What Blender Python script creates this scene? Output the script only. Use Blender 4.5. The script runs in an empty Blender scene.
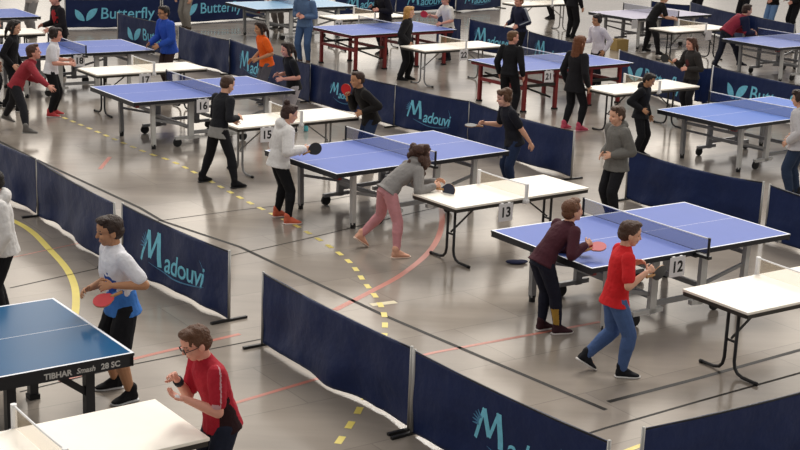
import bpy, bmesh, math, random
from mathutils import Vector, Matrix, noise
random.seed(7)
C = bpy.context.scene.collection
SC = bpy.context.scene
V = Vector
PI = math.pi

# ------------------------------------------------------------------ materials
def lin(c):
    return tuple((x/12.92 if x <= .04045 else ((x+.055)/1.055)**2.4) for x in c)
def hexc(h):
    return lin(tuple(int(h[i:i+2], 16)/255 for i in (0, 2, 4)))
_m = {}
def mat(name, col, rough=.6, var=.12, scale=14, bump=0., bscale=40, metal=0., spec=.5):
    """principled with a soft procedural variation of its own colour and an optional fine bump"""
    if name in _m: return _m[name]
    m = bpy.data.materials.new(name); m.use_nodes = True
    nt = m.node_tree; b = nt.nodes['Principled BSDF']
    c = hexc(col) if isinstance(col, str) else col
    tc = nt.nodes.new('ShaderNodeTexCoord')
    n = nt.nodes.new('ShaderNodeTexNoise'); n.inputs['Scale'].default_value = scale; n.inputs['Detail'].default_value = 4
    nt.links.new(tc.outputs['Object'], n.inputs['Vector'])
    r = nt.nodes.new('ShaderNodeMixRGB'); r.blend_type = 'MIX'
    r.inputs[1].default_value = (*[x*(1-var) for x in c], 1); r.inputs[2].default_value = (*[min(1, x*(1+var)) for x in c], 1)
    nt.links.new(n.outputs['Fac'], r.inputs[0]); nt.links.new(r.outputs[0], b.inputs['Base Color'])
    b.inputs['Roughness'].default_value = rough; b.inputs['Metallic'].default_value = metal
    b.inputs['Specular IOR Level'].default_value = spec
    if bump:
        n2 = nt.nodes.new('ShaderNodeTexNoise'); n2.inputs['Scale'].default_value = bscale; n2.inputs['Detail'].default_value = 3
        nt.links.new(tc.outputs['Object'], n2.inputs['Vector'])
        bp = nt.nodes.new('ShaderNodeBump'); bp.inputs['Strength'].default_value = bump; bp.inputs['Distance'].default_value = .02
        nt.links.new(n2.outputs['Fac'], bp.inputs['Height']); nt.links.new(bp.outputs['Normal'], b.inputs['Normal'])
    _m[name] = m
    return m
def fabric(col, rough=.85):
    return mat('fabric_'+col, col, rough, .14, 22, .35, 30, spec=.25)
def netmat(name, col, cover):
    """a fine mesh net: the weave lets part of the light straight through"""
    if name in _m: return _m[name]
    m = bpy.data.materials.new(name); m.use_nodes = True
    nt = m.node_tree; b = nt.nodes['Principled BSDF']; out = nt.nodes['Material Output']
    b.inputs['Base Color'].default_value = (*hexc(col), 1); b.inputs['Roughness'].default_value = .8
    t = nt.nodes.new('ShaderNodeBsdfTransparent'); mx = nt.nodes.new('ShaderNodeMixShader')
    mx.inputs[0].default_value = cover
    nt.links.new(t.outputs[0], mx.inputs[1]); nt.links.new(b.outputs[0], mx.inputs[2]); nt.links.new(mx.outputs[0], out.inputs[0])
    _m[name] = m
    return m

M_WHITE = mat('white_paint', 'e9e9ea', .5, .03)
M_NAVY = None
M_STEEL = mat('brushed_steel', 'a7a6a3', .38, .08, 9, metal=.55)
M_GREY = mat('grey_steel', '8d8d8d', .45, .1, 9)
M_LIGHT = mat('light_grey_steel', 'c9c8c4', .45, .06, 9)
M_BLACK = mat('black_metal', '17171a', .45, .2, 9)
M_RUBBER = mat('black_rubber', '121214', .7, .2, 20)
M_RED = mat('red_lacquer', '84201f', .45, .12, 9)
M_SIGN = mat('card', 'e6e4e6', .7, .03)
M_INK = mat('ink', '17171a', .7, .1)
M_CREAM = mat('cream_laminate', 'fdf6ea', .38, .03, 6)
M_EDGE = mat('table_edge', '2b2722', .5, .2)

# ------------------------------------------------------------------ mesh helpers
class MB:
    """collects shapes for ONE mesh object"""
    def __init__(s): s.v = []; s.f = []; s.mi = []
    def add(s, vs, fs, mi=0):
        k = len(s.v); s.v += [tuple(v) for v in vs]; s.f += [tuple(i+k for i in f) for f in fs]; s.mi += [mi]*len(fs); return s
    def box(s, c, d, mi=0, rz=0):
        x, y, z = [q/2 for q in d]; R = Matrix.Rotation(rz, 3, 'Z')
        vs = [V(c)+R @ V((a*x, b*y, e*z)) for a in (-1, 1) for b in (-1, 1) for e in (-1, 1)]
        return s.add(vs, [(0,1,3,2),(4,6,7,5),(0,4,5,1),(2,3,7,6),(0,2,6,4),(1,5,7,3)], mi)
    def bar(s, a, b, w, h=None, mi=0):
        """square bar from a to b"""
        a, b = V(a), V(b); h = h or w; d = (b-a).normalized()
        up = V((0,0,1)) if abs(d.z) < .9 else V((0,1,0))
        l = d.cross(up).normalized(); u = l.cross(d)
        vs = [p+l*i*w/2+u*j*h/2 for p in (a, b) for i, j in ((-1,-1),(1,-1),(1,1),(-1,1))]
        return s.add(vs, [(0,1,2,3),(7,6,5,4),(0,4,5,1),(1,5,6,2),(2,6,7,3),(3,7,4,0)], mi)
    def tube(s, pts, r, n=10, mi=0):
        pts = [V(p) for p in pts]; rs = r if isinstance(r, (list, tuple)) else [r]*len(pts)
        vs, fs = [], []; prev = None
        for i, p in enumerate(pts):
            d = (pts[min(i+1, len(pts)-1)]-pts[max(i-1, 0)]).normalized()
            if prev is None:
                prev = d.cross(V((0,0,1)) if abs(d.z) < .9 else V((1,0,0))).normalized()
            l = (prev-d*prev.dot(d)).normalized(); u = d.cross(l); prev = l
            vs += [p+(l*math.cos(q)+u*math.sin(q))*rs[i] for q in (2*PI*k/n for k in range(n))]
        for i in range(len(pts)-1):
            for k in range(n):
                fs.append((i*n+k, i*n+(k+1) % n, (i+1)*n+(k+1) % n, (i+1)*n+k))
        fs.append(tuple(range(n-1, -1, -1))); fs.append(tuple((len(pts)-1)*n+k for k in range(n)))
        return s.add(vs, fs, mi)
    def disc(s, c, axis, r, t, n=20, mi=0):
        a = V(axis).normalized(); c = V(c)
        return s.tube([c-a*t/2, c+a*t/2], r, n, mi)
    def build(s, name, mats, parent=None, smooth=False, bevel=0):
        me = bpy.data.meshes.new(name); me.from_pydata(s.v, [], s.f)
        for m in (mats if isinstance(mats, (list, tuple)) else [mats]): me.materials.append(m)
        me.polygons.foreach_set('material_index', s.mi)
        if smooth: me.polygons.foreach_set('use_smooth', [True]*len(me.polygons))
        me.update()
        o = bpy.data.objects.new(name, me); C.objects.link(o)
        if parent: o.parent = parent
        if bevel:
            b = o.modifiers.new('bevel', 'BEVEL'); b.width = bevel; b.segments = 2; b.limit_method = 'ANGLE'
        return o
def tag(o, label, cat, group=None, kind=None):
    if label: o['label'] = label
    if cat: o['category'] = cat
    if group: o['group'] = group
    if kind: o['kind'] = kind
    return o
def thing(name, label, cat, loc=(0,0,0), rz=0, group=None):
    o = bpy.data.objects.new(name, None); o.empty_display_size = .2; C.objects.link(o)
    o.location = loc; o.rotation_euler = (0, 0, rz)
    return tag(o, label, cat, group)

QUEUE = []      # (object, callback): modifiers are applied in one go at the end
def later(o, cb=None): QUEUE.append((o, cb))

def text_obj(name, s, size, m, parent, loc, rot, bold=0., shear=0., extrude=.0006, spacing=1., cb=None, align='CENTER'):
    cu = bpy.data.curves.new(name, 'FONT'); cu.body = s; cu.size = size; cu.align_x = align; cu.align_y = 'CENTER'
    cu.offset = bold; cu.shear = shear; cu.extrude = extrude; cu.space_character = spacing; cu.resolution_u = 3
    cu.materials.append(m)
    o = bpy.data.objects.new(name, cu); C.objects.link(o); o.parent = parent; o.location = loc; o.rotation_euler = rot
    later(o, cb)
    return o

# ------------------------------------------------------------------ camera, light, world
cam = bpy.data.cameras.new('camera'); co = bpy.data.objects.new('camera', cam); C.objects.link(co)
cam.sensor_width = 36; cam.lens = 64.611; cam.clip_end = 300
co.matrix_world = Matrix.Translation((0, 0, 4.4773)) @ Matrix.Rotation(PI/2-0.25756, 4, 'X') @ Matrix.Rotation(0.03942, 4, 'Z')
SC.camera = co
SC.view_settings.view_transform = 'Standard'; SC.view_settings.look = 'None'
SC.view_settings.exposure = 0.0; SC.view_settings.gamma = 1; SC.view_settings.use_curve_mapping = False

w = bpy.data.worlds.new('hall_light'); SC.world = w; w.use_nodes = True
nt = w.node_tree; bg = nt.nodes['Background']
def N(t, **k):
    n = nt.nodes.new(t)
    for a, b in k.items(): setattr(n, a, b)
    return n
def mth(op, a, b=None, c=None, clamp=False):
    n = N('ShaderNodeMath', operation=op); n.use_clamp = clamp
    for i, x in enumerate((a, b, c)):
        if x is None: continue
        if isinstance(x, (int, float)): n.inputs[i].default_value = x
        else: nt.links.new(x, n.inputs[i])
    return n.outputs[0]
tc = N('ShaderNodeTexCoord'); sp = N('ShaderNodeSeparateXYZ'); nt.links.new(tc.outputs['Generated'], sp.inputs[0])
X, Y, Z = sp.outputs
# the daylit far side of the hall: a row of tall windows between piers, dark roof above
az = mth('ARCTAN2', X, Y)
el = mth('ARCSINE', Z)
band = mth('MULTIPLY', mth('SMOOTH_MIN', mth('MULTIPLY', mth('SUBTRACT', el, .085), 14., clamp=True), 1., .1), mth('MULTIPLY', mth('SUBTRACT', .62, el), 5., clamp=True))
front = mth('MULTIPLY', mth('ADD', Y, .15), 2., clamp=True)
pier = mth('MULTIPLY', mth('SUBTRACT', mth('ABSOLUTE', mth('SUBTRACT', mth('FRACT', mth('MULTIPLY', mth('ADD', az, .035), 9.)), .5)), .27), 9., clamp=True)
win = mth('MULTIPLY', mth('MULTIPLY', band, front), mth('ADD', .30, mth('MULTIPLY', pier, .70)))
nz = N('ShaderNodeTexNoise'); nz.inputs['Scale'].default_value = 3; nt.links.new(tc.outputs['Generated'], nz.inputs['Vector'])
amb = mth('ADD', 0.34, mth('MULTIPLY', nz.outputs['Fac'], .12))
stg = mth('ADD', amb, mth('MULTIPLY', win, 2.4))
cr = N('ShaderNodeMixRGB'); cr.inputs[1].default_value = (1, .955, .91, 1); cr.inputs[2].default_value = (1, .91, .79, 1)
nt.links.new(win, cr.inputs[0]); nt.links.new(cr.outputs[0], bg.inputs['Color']); nt.links.new(stg, bg.inputs['Strength'])

sl = bpy.data.lights.new('window_daylight', 'SUN'); sl.energy = 1.85; sl.angle = .38; sl.color = (1, .95, .88)
so = bpy.data.objects.new('window_daylight', sl); C.objects.link(so); so.location = (3, 30, 20)
so.rotation_euler = V((-.16, -.79, -.80)).to_track_quat('-Z', 'Y').to_euler()
# lamps of the hall's ceiling
for lx, ly in ((-7, 8), (7, 8), (-7, 22), (7, 22), (0, 15), (0, 30)):
    al = bpy.data.lights.new('hall_lamp', 'AREA'); al.shape = 'RECTANGLE'; al.size = 2.4; al.size_y = .6; al.energy = 150.0; al.color = (1, .96, .9)
    ao = bpy.data.objects.new('hall_lamp', al); C.objects.link(ao); ao.location = (lx, ly, 8.5)

# ------------------------------------------------------------------ floor
def floor_mat():
    m = bpy.data.materials.new('sports_floor'); m.use_nodes = True
    t = m.node_tree; b = t.nodes['Principled BSDF']
    tc = t.nodes.new('ShaderNodeTexCoord'); mp = t.nodes.new('ShaderNodeMapping'); mp.inputs['Rotation'].default_value = (0, 0, -.61)
    t.links.new(tc.outputs['Object'], mp.inputs['Vector'])
    br = t.nodes.new('ShaderNodeTexBrick'); br.inputs['Scale'].default_value = 1; br.offset = .37
    br.inputs['Brick Width'].default_value = 2.2; br.inputs['Row Height'].default_value = .95; br.inputs['Mortar Size'].default_value = .006
    c = hexc('968d83')
    br.inputs['Color1'].default_value = (*[x*.93 for x in c], 1); br.inputs['Color2'].default_value = (*[x*1.07 for x in c], 1)
    br.inputs['Mortar'].default_value = (*[x*.8 for x in c], 1)
    t.links.new(mp.outputs[0], br.inputs['Vector'])
    mp2 = t.nodes.new('ShaderNodeMapping'); mp2.inputs['Rotation'].default_value = (0, 0, -.61); mp2.inputs['Scale'].default_value = (.25, 1.6, 1)
    t.links.new(tc.outputs['Object'], mp2.inputs['Vector'])
    n = t.nodes.new('ShaderNodeTexNoise'); n.inputs['Scale'].default_value = 1.6; n.inputs['Detail'].default_value = 6; n.inputs['Roughness'].default_value = .6
    t.links.new(mp2.outputs[0], n.inputs['Vector'])
    mr = t.nodes.new('ShaderNodeMapRange'); mr.inputs[1].default_value = .3; mr.inputs[2].default_value = .7; mr.inputs[3].default_value = .88; mr.inputs[4].default_value = 1.1
    t.links.new(n.outputs['Fac'], mr.inputs[0])
    mx = t.nodes.new('ShaderNodeVectorMath'); mx.operation = 'SCALE'
    t.links.new(br.outputs['Color'], mx.inputs[0]); t.links.new(mr.outputs[0], mx.inputs['Scale'])
    t.links.new(mx.outputs[0], b.inputs['Base Color'])
    mr2 = t.nodes.new('ShaderNodeMapRange'); mr2.inputs[3].default_value = .10; mr2.inputs[4].default_value = .21
    t.links.new(n.outputs['Fac'], mr2.inputs[0]); t.links.new(mr2.outputs[0], b.inputs['Roughness'])
    b.inputs['Specular IOR Level'].default_value = .32
    return m
fl = MB(); fl.add([(-40, -8, 0), (40, -8, 0), (40, 75, 0), (-40, 75, 0)], [(0, 1, 2, 3)])
FLOOR = fl.build('floor', floor_mat()); FLOOR['kind'] = 'structure'

def catmull(P, n=10):
    P = [V((*p, 0)) for p in P]; Q = [P[0]*2-P[1]]+P+[P[-1]*2-P[-2]]; out = []
    for i in range(1, len(Q)-2):
        for k in range(n):
            t = k/n; a, b, c, d = Q[i-1:i+3]
            out.append(.5*((2*b)+(c-a)*t+(2*a-5*b+4*c-d)*t*t+(3*b-a-3*c+d)*t**3))
    return out+[Q[-2]]
def stripe(pts, width, m, dash=None, smooth=True):
    P = catmull(pts) if smooth and len(pts) > 2 else [V((*p, 0)) for p in pts]
    mb = MB(); z = .0015 if dash is None else .0022
    def quad(path):
        vs, fs = [], []
        for i, p in enumerate(path):
            d = (path[min(i+1, len(path)-1)]-path[max(i-1, 0)]).normalized(); l = V((-d.y, d.x, 0))*width/2
            vs += [p+l+V((0,0,z)), p-l+V((0,0,z))]
        for i in range(len(path)-1): fs.append((2*i, 2*i+1, 2*i+3, 2*i+2))
        mb.add(vs, fs)
    if dash is None: quad(P)
    else:
        S = [0]
        for a, b in zip(P, P[1:]): S.append(S[-1]+(b-a).length)
        def at(s):
            for i in range(len(P)-1):
                if S[i+1] >= s: return P[i].lerp(P[i+1], (s-S[i])/max(1e-6, S[i+1]-S[i]))
            return P[-1]
        s = 0
        while s < S[-1]-dash[0]:
            quad([at(s), at(s+dash[0]/2), at(s+dash[0])]); s += sum(dash)
    return mb.build('court_line', m, FLOOR)
M_YEL = mat('yellow_marking', 'e3d06a', .4, .1, 8)
M_REDL = mat('red_marking', 'bd7465', .4, .12, 5)
M_BLK = mat('dark_marking', '1d1916', .6, .15, 5, spec=.2)
M_CRM = mat('worn_pale_marking', 'd3c7a4', .4, .2, 8)
YD = [(-5.929, 23.535), (-4.712, 21.882), (-3.784, 20.623), (-3.147, 19.849), (-1.927, 17.804), (-1.2, 16.67), (-0.601, 15.452), (-0.346, 14.533), (-0.171, 13.833), (-0.107, 13.181), (-0.145, 11.991), (-0.27, 11.039), (-0.316, 10.778), (-0.381, 10.447), (-0.454, 10.077), (-0.558, 9.292)]
stripe(YD, .058, M_YEL, (.15, .165))
YS = [(-5.18, 17.115), (-4.391, 16.226), (-3.872, 15.307), (-3.54, 14.649), (-3.328, 14.097), (-3.188, 13.576), (-3.081, 13.025), (-3.011, 12.399)]
stripe(YS, .075, M_YEL)
stripe([(1.255, 9.79), (1.998, 10.525), (2.683, 10.979)], .05, M_YEL)
stripe([(-1.321, 11.016), (-0.641, 11.689), (0.386, 12.47), (1.389, 13.125), (2.018, 13.534)], .045, M_REDL, smooth=False)
stripe([(-0.612, 13.583), (-0.264, 14.26), (0.032, 14.878), (0.297, 15.662), (0.444, 16.37), (0.519, 17.224), (0.527, 18.373)], .07, M_REDL)
stripe([(-2.816, 11.355), (-2.338, 11.947), (-1.46, 12.753)], .05, M_REDL)
stripe([(-7.021, 22.314), (-5.163, 19.808), (-3.247, 17.328), (-2.872, 16.743), (-1.811, 15.733), (-0.133, 13.485), (0.95, 12.191), (1.778, 11.209)], .05, M_BLK, smooth=False)
stripe([(1.819, 11.392), (2.727, 12.06), (3.844, 12.927), (5.086, 13.817)], .05, M_BLK, smooth=False)
stripe([(1.585, 10.703), (1.728, 10.82), (2.619, 11.499), (3.679, 12.292), (4.862, 13.131)], .028, M_BLK, smooth=False)
stripe([(-3.005, 16.674), (-2.011, 17.425), (-0.923, 18.132), (0.253, 19.376)], .02, M_BLK, smooth=False)
stripe([(-1.927, 15.304), (-1.049, 16.236), (-0.004, 17.44), (0.911, 18.436)], .02, M_BLK, smooth=False)
stripe([(-3.085, 11.096), (-2.314, 11.823), (-1.241, 12.637)], .02, M_BLK, smooth=False)
stripe([(-3.927, 13.879), (-3.187, 14.698), (-2.35, 15.529)], .02, M_BLK, smooth=False)
stripe([(-4.216, 14.938), (-3.613, 15.637)], .018, M_REDL, smooth=False)
stripe([(-4.185, 19.399), (-4.209, 20.191)], .06, M_REDL, smooth=False)
stripe([(-0.26, 13.789), (-0.01, 13.92)], .09, M_CRM, smooth=False)

# ------------------------------------------------------------------ barriers
def navy_mat():
    m = mat('navy_cloth', '122450', .5, .2, 5, .8, 5, spec=.3)
    b = m.node_tree.nodes['Principled BSDF']
    b.inputs['Sheen Weight'].default_value = .08; b.inputs['Sheen Roughness'].default_value = .4
    b.inputs['Sheen Tint'].default_value = (.35, .5, 1, 1)
    return m
M_NAVY = navy_mat()
M_CYAN = mat('cyan_print', '78cdec', .6, .25, 18)
M_CYAN2 = mat('pale_blue_print', '4b86b0', .6, .3, 18)
def leaf_poly(mb, c, ang, L, W, n=14):
    """a wing: one pointed oval outline with thickness, in the x-z plane"""
    pts = []
    for i in range(n): t = i/n; pts.append((L*t, W*math.sin(PI*t)**.8))
    for i in range(n): t = 1-i/n; pts.append((L*t, -W*.55*math.sin(PI*t)**.8))
    ca, sa = math.cos(ang), math.sin(ang)
    vs = [(c[0]+x*ca-z*sa, 0, c[1]+x*sa+z*ca) for x, z in pts]
    k = len(vs); cen = (c[0]+L*.5*ca, 0, c[1]+L*.5*sa)
    mb.add(vs+[cen], [((i+1) % k, i, k) for i in range(k)])
def barrier(A, B, label, logo=None, H=.7, seed=0, sag=.02, fold=.022, posts=(1, 1), lift=.028, group='navy court barriers', lx=.5, corner=0., post_w=0, ls=1.):
    A, B = V((*A, 0)), V((*B, 0)); L = (B-A).length; rz = math.atan2(B.y-A.y, B.x-A.x)
    t = thing('barrier', label, 'barrier', A, rz, group)
    rnd = random.Random(seed); ph = [rnd.uniform(0, 6.28) for _ in range(8)]
    def disp(x, z):
        u = x/L; hang = (1-z/H)
        y = fold*(.35+.9*hang)*(math.sin(u*5.1+ph[0]+hang*1.2)+.55*math.sin(u*11.7+ph[1]-hang*2.3)+.28*math.sin(u*23+ph[2]+hang*3))*min(1, 6*u, 6*(1-u))
        y += .012*hang*math.sin(9*hang+ph[3]+u*7)
        y += fold*.4*(abs(math.sin(u*8.3+hang*2.6+ph[6]))**.6-.6)*min(1, 6*u, 6*(1-u))*hang+fold*.28*(abs(math.sin(u*13.7-hang*3.4+ph[7]))**.6-.6)*hang*min(1, 6*u, 6*(1-u))
        return y
    nx, nz = 96, 20; vs, fs = [], []
    for side, off in ((0, -.004), (1, .004)):
        for i in range(nx+1):
            u = i/nx; x = L*u
            top = H-sag*4*u*(1-u)
            bot = lift+.009*math.sin(u*7+ph[4])+.006*math.sin(u*17+ph[5])+corner*max(0, 1-u*5)**2
            for k in range(nz+1):
                z = bot+(top-bot)*k/nz
                vs.append((x, disp(x, z)+off, z))
    k0 = (nx+1)*(nz+1)
    for i in range(nx):
        for k in range(nz):
            a = i*(nz+1)+k; f = (a, a+nz+1, a+nz+2, a+1); fs.append(f); fs.append(tuple(q+k0 for q in f[::-1]))
        a = i*(nz+1); fs.append((a, a+k0, a+k0+nz+1, a+nz+1)); a += nz; fs.append((a, a+nz+1, a+nz+1+k0, a+k0))
    cl = MB().add(vs, fs).build('cloth', M_NAVY, t, True)
    MB().tube([(0, 0, H-.008), (L*.25, 0, H-.008-sag*.75), (L*.5, 0, H-.008-sag), (L*.75, 0, H-.008-sag*.75), (L, 0, H-.008)], .008, 8).build('rail', M_BLACK, t, True)
    pm = M_WHITE if post_w else M_STEEL
    for on, x in zip(posts, (-.012, L+.012)):
        if not on: continue
        MB().tube([(x, 0, .02), (x, 0, H+.01)], .014, 10).build('post', pm, t, True)
        MB().bar((x, -.2, .012), (x, .2, .012), .03, .024).build('foot', M_BLACK, t)
    if logo:
        def bend(o, P=None):
            me = o.data; bm = bmesh.new(); bm.from_mesh(me)
            M = o.matrix_basis
            bmesh.ops.triangulate(bm, faces=bm.faces)
            for _ in range(2):
                es = [e for e in bm.edges if e.calc_length() > .05]
                if es: bmesh.ops.subdivide_edges(bm, edges=es, cuts=1)
                bmesh.ops.triangulate(bm, faces=bm.faces)
            Mi = M.inverted()
            for v in bm.verts:
                p = M @ v.co; p.y = disp(p.x, p.z)-.0065+min(0, (p.y))*.2; v.co = Mi @ p
            bm.to_mesh(me); bm.free()
        R = (PI/2, 0, 0)
        zc = H*.5; xc = L*lx
        if logo == 'script':
            k = min(1, L/2.2)*ls
            def tx(s, size, x, z, tilt):
                return text_obj('logo', s, size, M_CYAN, cl, (x, 0, z), (PI/2, -tilt, 0), .003, .3, cb=bend, spacing=.92)
            tx('adouvi', .33*k, xc+.17*k, zc-.06, .03)
            big = MB(); S = .34*k; ox, oz = xc-.47*k, zc+.02
            pts = [(-.62, -.5), (-.22, .55), (-.02, -.3), (.42, .6), (.5, -.5)]
            for (ax_, az_), (bx_, bz_), wd in zip(pts, pts[1:], (.13, .2, .12, .22)):
                d_ = V((bx_-ax_, 0, bz_-az_)).normalized(); n_ = V((-d_.z, 0, d_.x))*wd*.5
                q_ = [V((ax_, 0, az_))+n_, V((ax_, 0, az_))-n_, V((bx_, 0, bz_))-n_, V((bx_, 0, bz_))+n_]
                big.add([(ox+p_.x*S, 0, oz+p_.z*S) for p_ in q_], [(0, 1, 2, 3)])
            bend(big.build('initial', M_CYAN, cl))
            sw = MB()
            for j in range(5):
                a = 2.1+j*.28; sw.tube([(xc-.55*k+math.cos(a)*.06, 0, zc+.02+math.sin(a)*.06), (xc-.55*k+math.cos(a)*.17*k, 0, zc+.02+math.sin(a)*.17*k)], [.012, .004], 6)
            q = [(xc-.5*k+1.1*k*i/14, 0, zc-.13-.07*math.sin(PI*i/14)) for i in range(15)]
            sw.tube(q, [.002+.007*math.sin(PI*i/14) for i in range(15)], 6)
            q = [(xc+(.52+.08*math.sin(PI*i/10))*k, 0, zc-.17+.3*i/10) for i in range(11)]
            sw.tube(q, [.002+.004*math.sin(PI*i/10) for i in range(11)], 6)
            bend(sw.build('swoosh', M_CYAN2, cl))
        elif logo == 'butterfly':
            k = min(1, L/2.2)*ls; wg = MB()
            leaf_poly(wg, (xc-.66*k, zc-.17), .82, .40*k, .11*k); leaf_poly(wg, (xc-.70*k, zc-.17), 2.25, .36*k, .10*k)
            bend(wg.build('emblem', M_CYAN, cl))
            text_obj('logo', 'Butterfly', .38*k, M_CYAN, cl, (xc+.34*k, 0, zc-.01), R, .003, .05, cb=bend)
    return t
barrier((-5.765, 18.6), (-4.393, 16.779), 'plain navy barrier running out of the photo at the left edge', seed=1, fold=0.03, posts=(1, 0))
barrier((-4.356, 16.711), (-3.047, 14.787), 'plain navy barrier behind the person in the white and blue shirt', seed=2, fold=0.032)
barrier((-2.946, 14.76), (-1.615, 13.119), 'navy barrier with script lettering beside the person in the white and blue shirt', logo='script', seed=3, fold=0.025, corner=0.0, lx=0.52)
barrier((-1.213, 12.445), (0.124, 10.612), 'plain navy barrier in the middle with no lettering and a sagging hem', seed=4, fold=0.03, lift=0.03)
barrier((0.163, 10.525), (1.443, 8.905), 'navy barrier with script lettering at the bottom of the photo', logo='script', seed=5, fold=0.012, lx=0.6, ls=0.8)
barrier((1.728, 9.155), (3.646, 10.424), 'plain dark navy barrier in the bottom right corner', seed=6, fold=0.012)
barrier((3.022, 18.786), (4.394, 17.077), 'plain navy barrier behind the person in the grey jacket', seed=7, fold=0.03, sag=0.05)
barrier((4.456, 16.927), (5.603, 15.289), 'plain navy barrier at the right edge in front of the grey hoodie', seed=8, fold=0.03, sag=0.04)
barrier((-4.75, 29.844), (-3.478, 27.992), 'first navy barrier of the long chain, beside the person in blue', seed=9, fold=0.035, sag=0.03, group='navy barriers of the long diagonal chain', posts=(1, 0))
barrier((-3.477, 28.143), (-1.703, 25.263), 'navy barrier with script lettering behind the person in orange', logo='script', seed=10, fold=0.02, group='navy barriers of the long diagonal chain', lx=0.35, posts=(1, 0))
barrier((-1.694, 25.388), (-0.172, 23.322), 'creased navy barrier behind the person with the red paddle', logo='script', seed=11, fold=0.03, group='navy barriers of the long diagonal chain', lx=0.42, ls=0.55, posts=(1, 0))
barrier((-0.156, 23.326), (0.995, 22.059), 'navy barrier with script lettering behind the far end of a blue table', logo='script', seed=12, fold=0.015, group='navy barriers of the long diagonal chain', posts=(1, 0))
barrier((1.01, 22.062), (2.396, 19.911), 'creased navy barrier behind the person with outstretched arm', seed=13, fold=0.035, group='navy barriers of the long diagonal chain', sag=0.03)
barrier((4.273, 28.798), (5.268, 26.387), 'navy barrier with wing emblem behind the person holding a black paddle', logo='butterfly', seed=14, fold=0.012, group='navy barriers with wing emblem', post_w=1)
barrier((5.466, 26.94), (5.71, 26.752), 'short end-on navy barrier beside the wing emblem barrier', seed=15, fold=0.01, posts=(0, 0))
barrier((5.804, 27.03), (7.104, 24.778), 'navy barrier with wing emblem behind the far right blue table', logo='butterfly', seed=16, fold=0.012, group='navy barriers with wing emblem', lx=0.52, post_w=1)
barrier((1.424, 33.201), (2.634, 31.532), 'navy barrier with script lettering beside the person in the navy jacket', logo='script', seed=17, fold=0.012, lx=0.42, posts=(1, 0))
barrier((2.642, 31.358), (3.589, 29.503), 'navy barrier with script lettering behind the person in the long black coat', logo='script', seed=18, fold=0.012, lx=0.45)
barrier((-6.386, 31.684), (-4.982, 30.116), 'navy barrier with wing emblem behind the person in blue', logo='butterfly', seed=19, fold=0.02, lx=0.62, posts=(1, 0), group='navy barriers with wing emblem')
barrier((-8.086, 33.982), (-6.04, 35.038), 'navy barrier with wing emblem and wide lettering at the back', logo='butterfly', seed=20, fold=0.008, group='navy barriers with wing emblem', lx=0.5)
barrier((-6.036, 35.447), (-3.774, 37.721), 'navy barrier with wing emblem behind the person in grey trousers', logo='butterfly', seed=21, fold=0.008, group='navy barriers with wing emblem', lx=0.45)
barrier((-1.958, 38.575), (-0.371, 40.094), 'navy barrier with script lettering behind the far white table', logo='script', seed=22, fold=0.01, posts=(1, 0))
barrier((-0.343, 40.104), (1.335, 41.467), 'navy barrier with script lettering behind the person in white', logo='script', seed=23, fold=0.01, posts=(1, 0))
barrier((1.35, 40.955), (2.687, 42.489), 'navy barrier with script lettering at the top edge', logo='script', seed=24, fold=0.01)
barrier((0.698, 33.971), (1.214, 33.13), 'short navy barrier beyond the small white table', seed=25, fold=0.01, posts=(1, 0))
barrier((6.571, 39.158), (7.473, 38.475), 'dark navy barrier at the back behind the leaning person in black', seed=26, fold=0.01)
barrier((7.654, 39.308), (8.492, 36.479), 'dark navy barrier behind the bending person in maroon', seed=27, fold=0.02)
barrier((8.601, 36.742), (9.338, 34.853), 'dark navy barrier behind the people in jeans', seed=28, fold=0.02)

# ------------------------------------------------------------------ blue tables
M_TOPB = mat('blue_table_top', '5169b8', .5, .05, 4, spec=.22)
M_TOPD = mat('vivid_blue_table_top', '3b69c2', .5, .05, 4, spec=.18)
M_TOPT = mat('petrol_table_top', '215680', .14, .06, 3, spec=.07)
M_TOPL = mat('lilac_table_top', '9a93b4', .4, .05, 4)
M_TOPC = mat('sky_blue_table_top', '7fb4dc', .35, .05, 4)
M_LINE = mat('white_line', 'e6eaf2', .45, .03)
M_APRON = mat('dark_apron', '1b1c22', .5, .2)
NETM = netmat('net_mesh', '2c3d6e', .55)
NETG = netmat('grey_net_mesh', '6d6f73', .45)
NETW = netmat('pale_net_mesh', 'c2ae8a', .34)
def top_half(sx, top, parent, hl=1.37, hw=.7625, z=.76):
    """half a table top with its white border and centre line cut into the surface"""
    xs = [.006, hl-.022, hl]; ys = [-hw, -hw+.022, -.0025, .0025, hw-.022, hw]
    mb = MB(); vs = [(sx*x, y, z) for x in xs for y in ys]; fs, mi = [], []
    for i in range(2):
        for j in range(5):
            f = (i*6+j, (i+1)*6+j, (i+1)*6+j+1, i*6+j+1)
            fs.append(f if sx > 0 else f[::-1]); mi.append(1 if i == 1 or j in (0, 2, 4) else 0)
    mb.v = vs; mb.f = fs; mb.mi = mi
    t = .022; k = len(mb.v)
    P = [(sx*.006, -hw), (sx*hl, -hw), (sx*hl, hw), (sx*.006, hw)]
    mb.v += [(x, y, z) for x, y in P]+[(x, y, z-t) for x, y in P]
    for a in range(4):
        b = (a+1) % 4; f = (k+a, k+4+a, k+4+b, k+b); mb.f.append(f if sx > 0 else f[::-1]); mb.mi.append(2)
    f = (k+7, k+6, k+5, k+4); mb.f.append(f if sx > 0 else f[::-1]); mb.mi.append(0)
    return mb.build('table_top', [top, M_LINE, M_APRON], parent)
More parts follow.
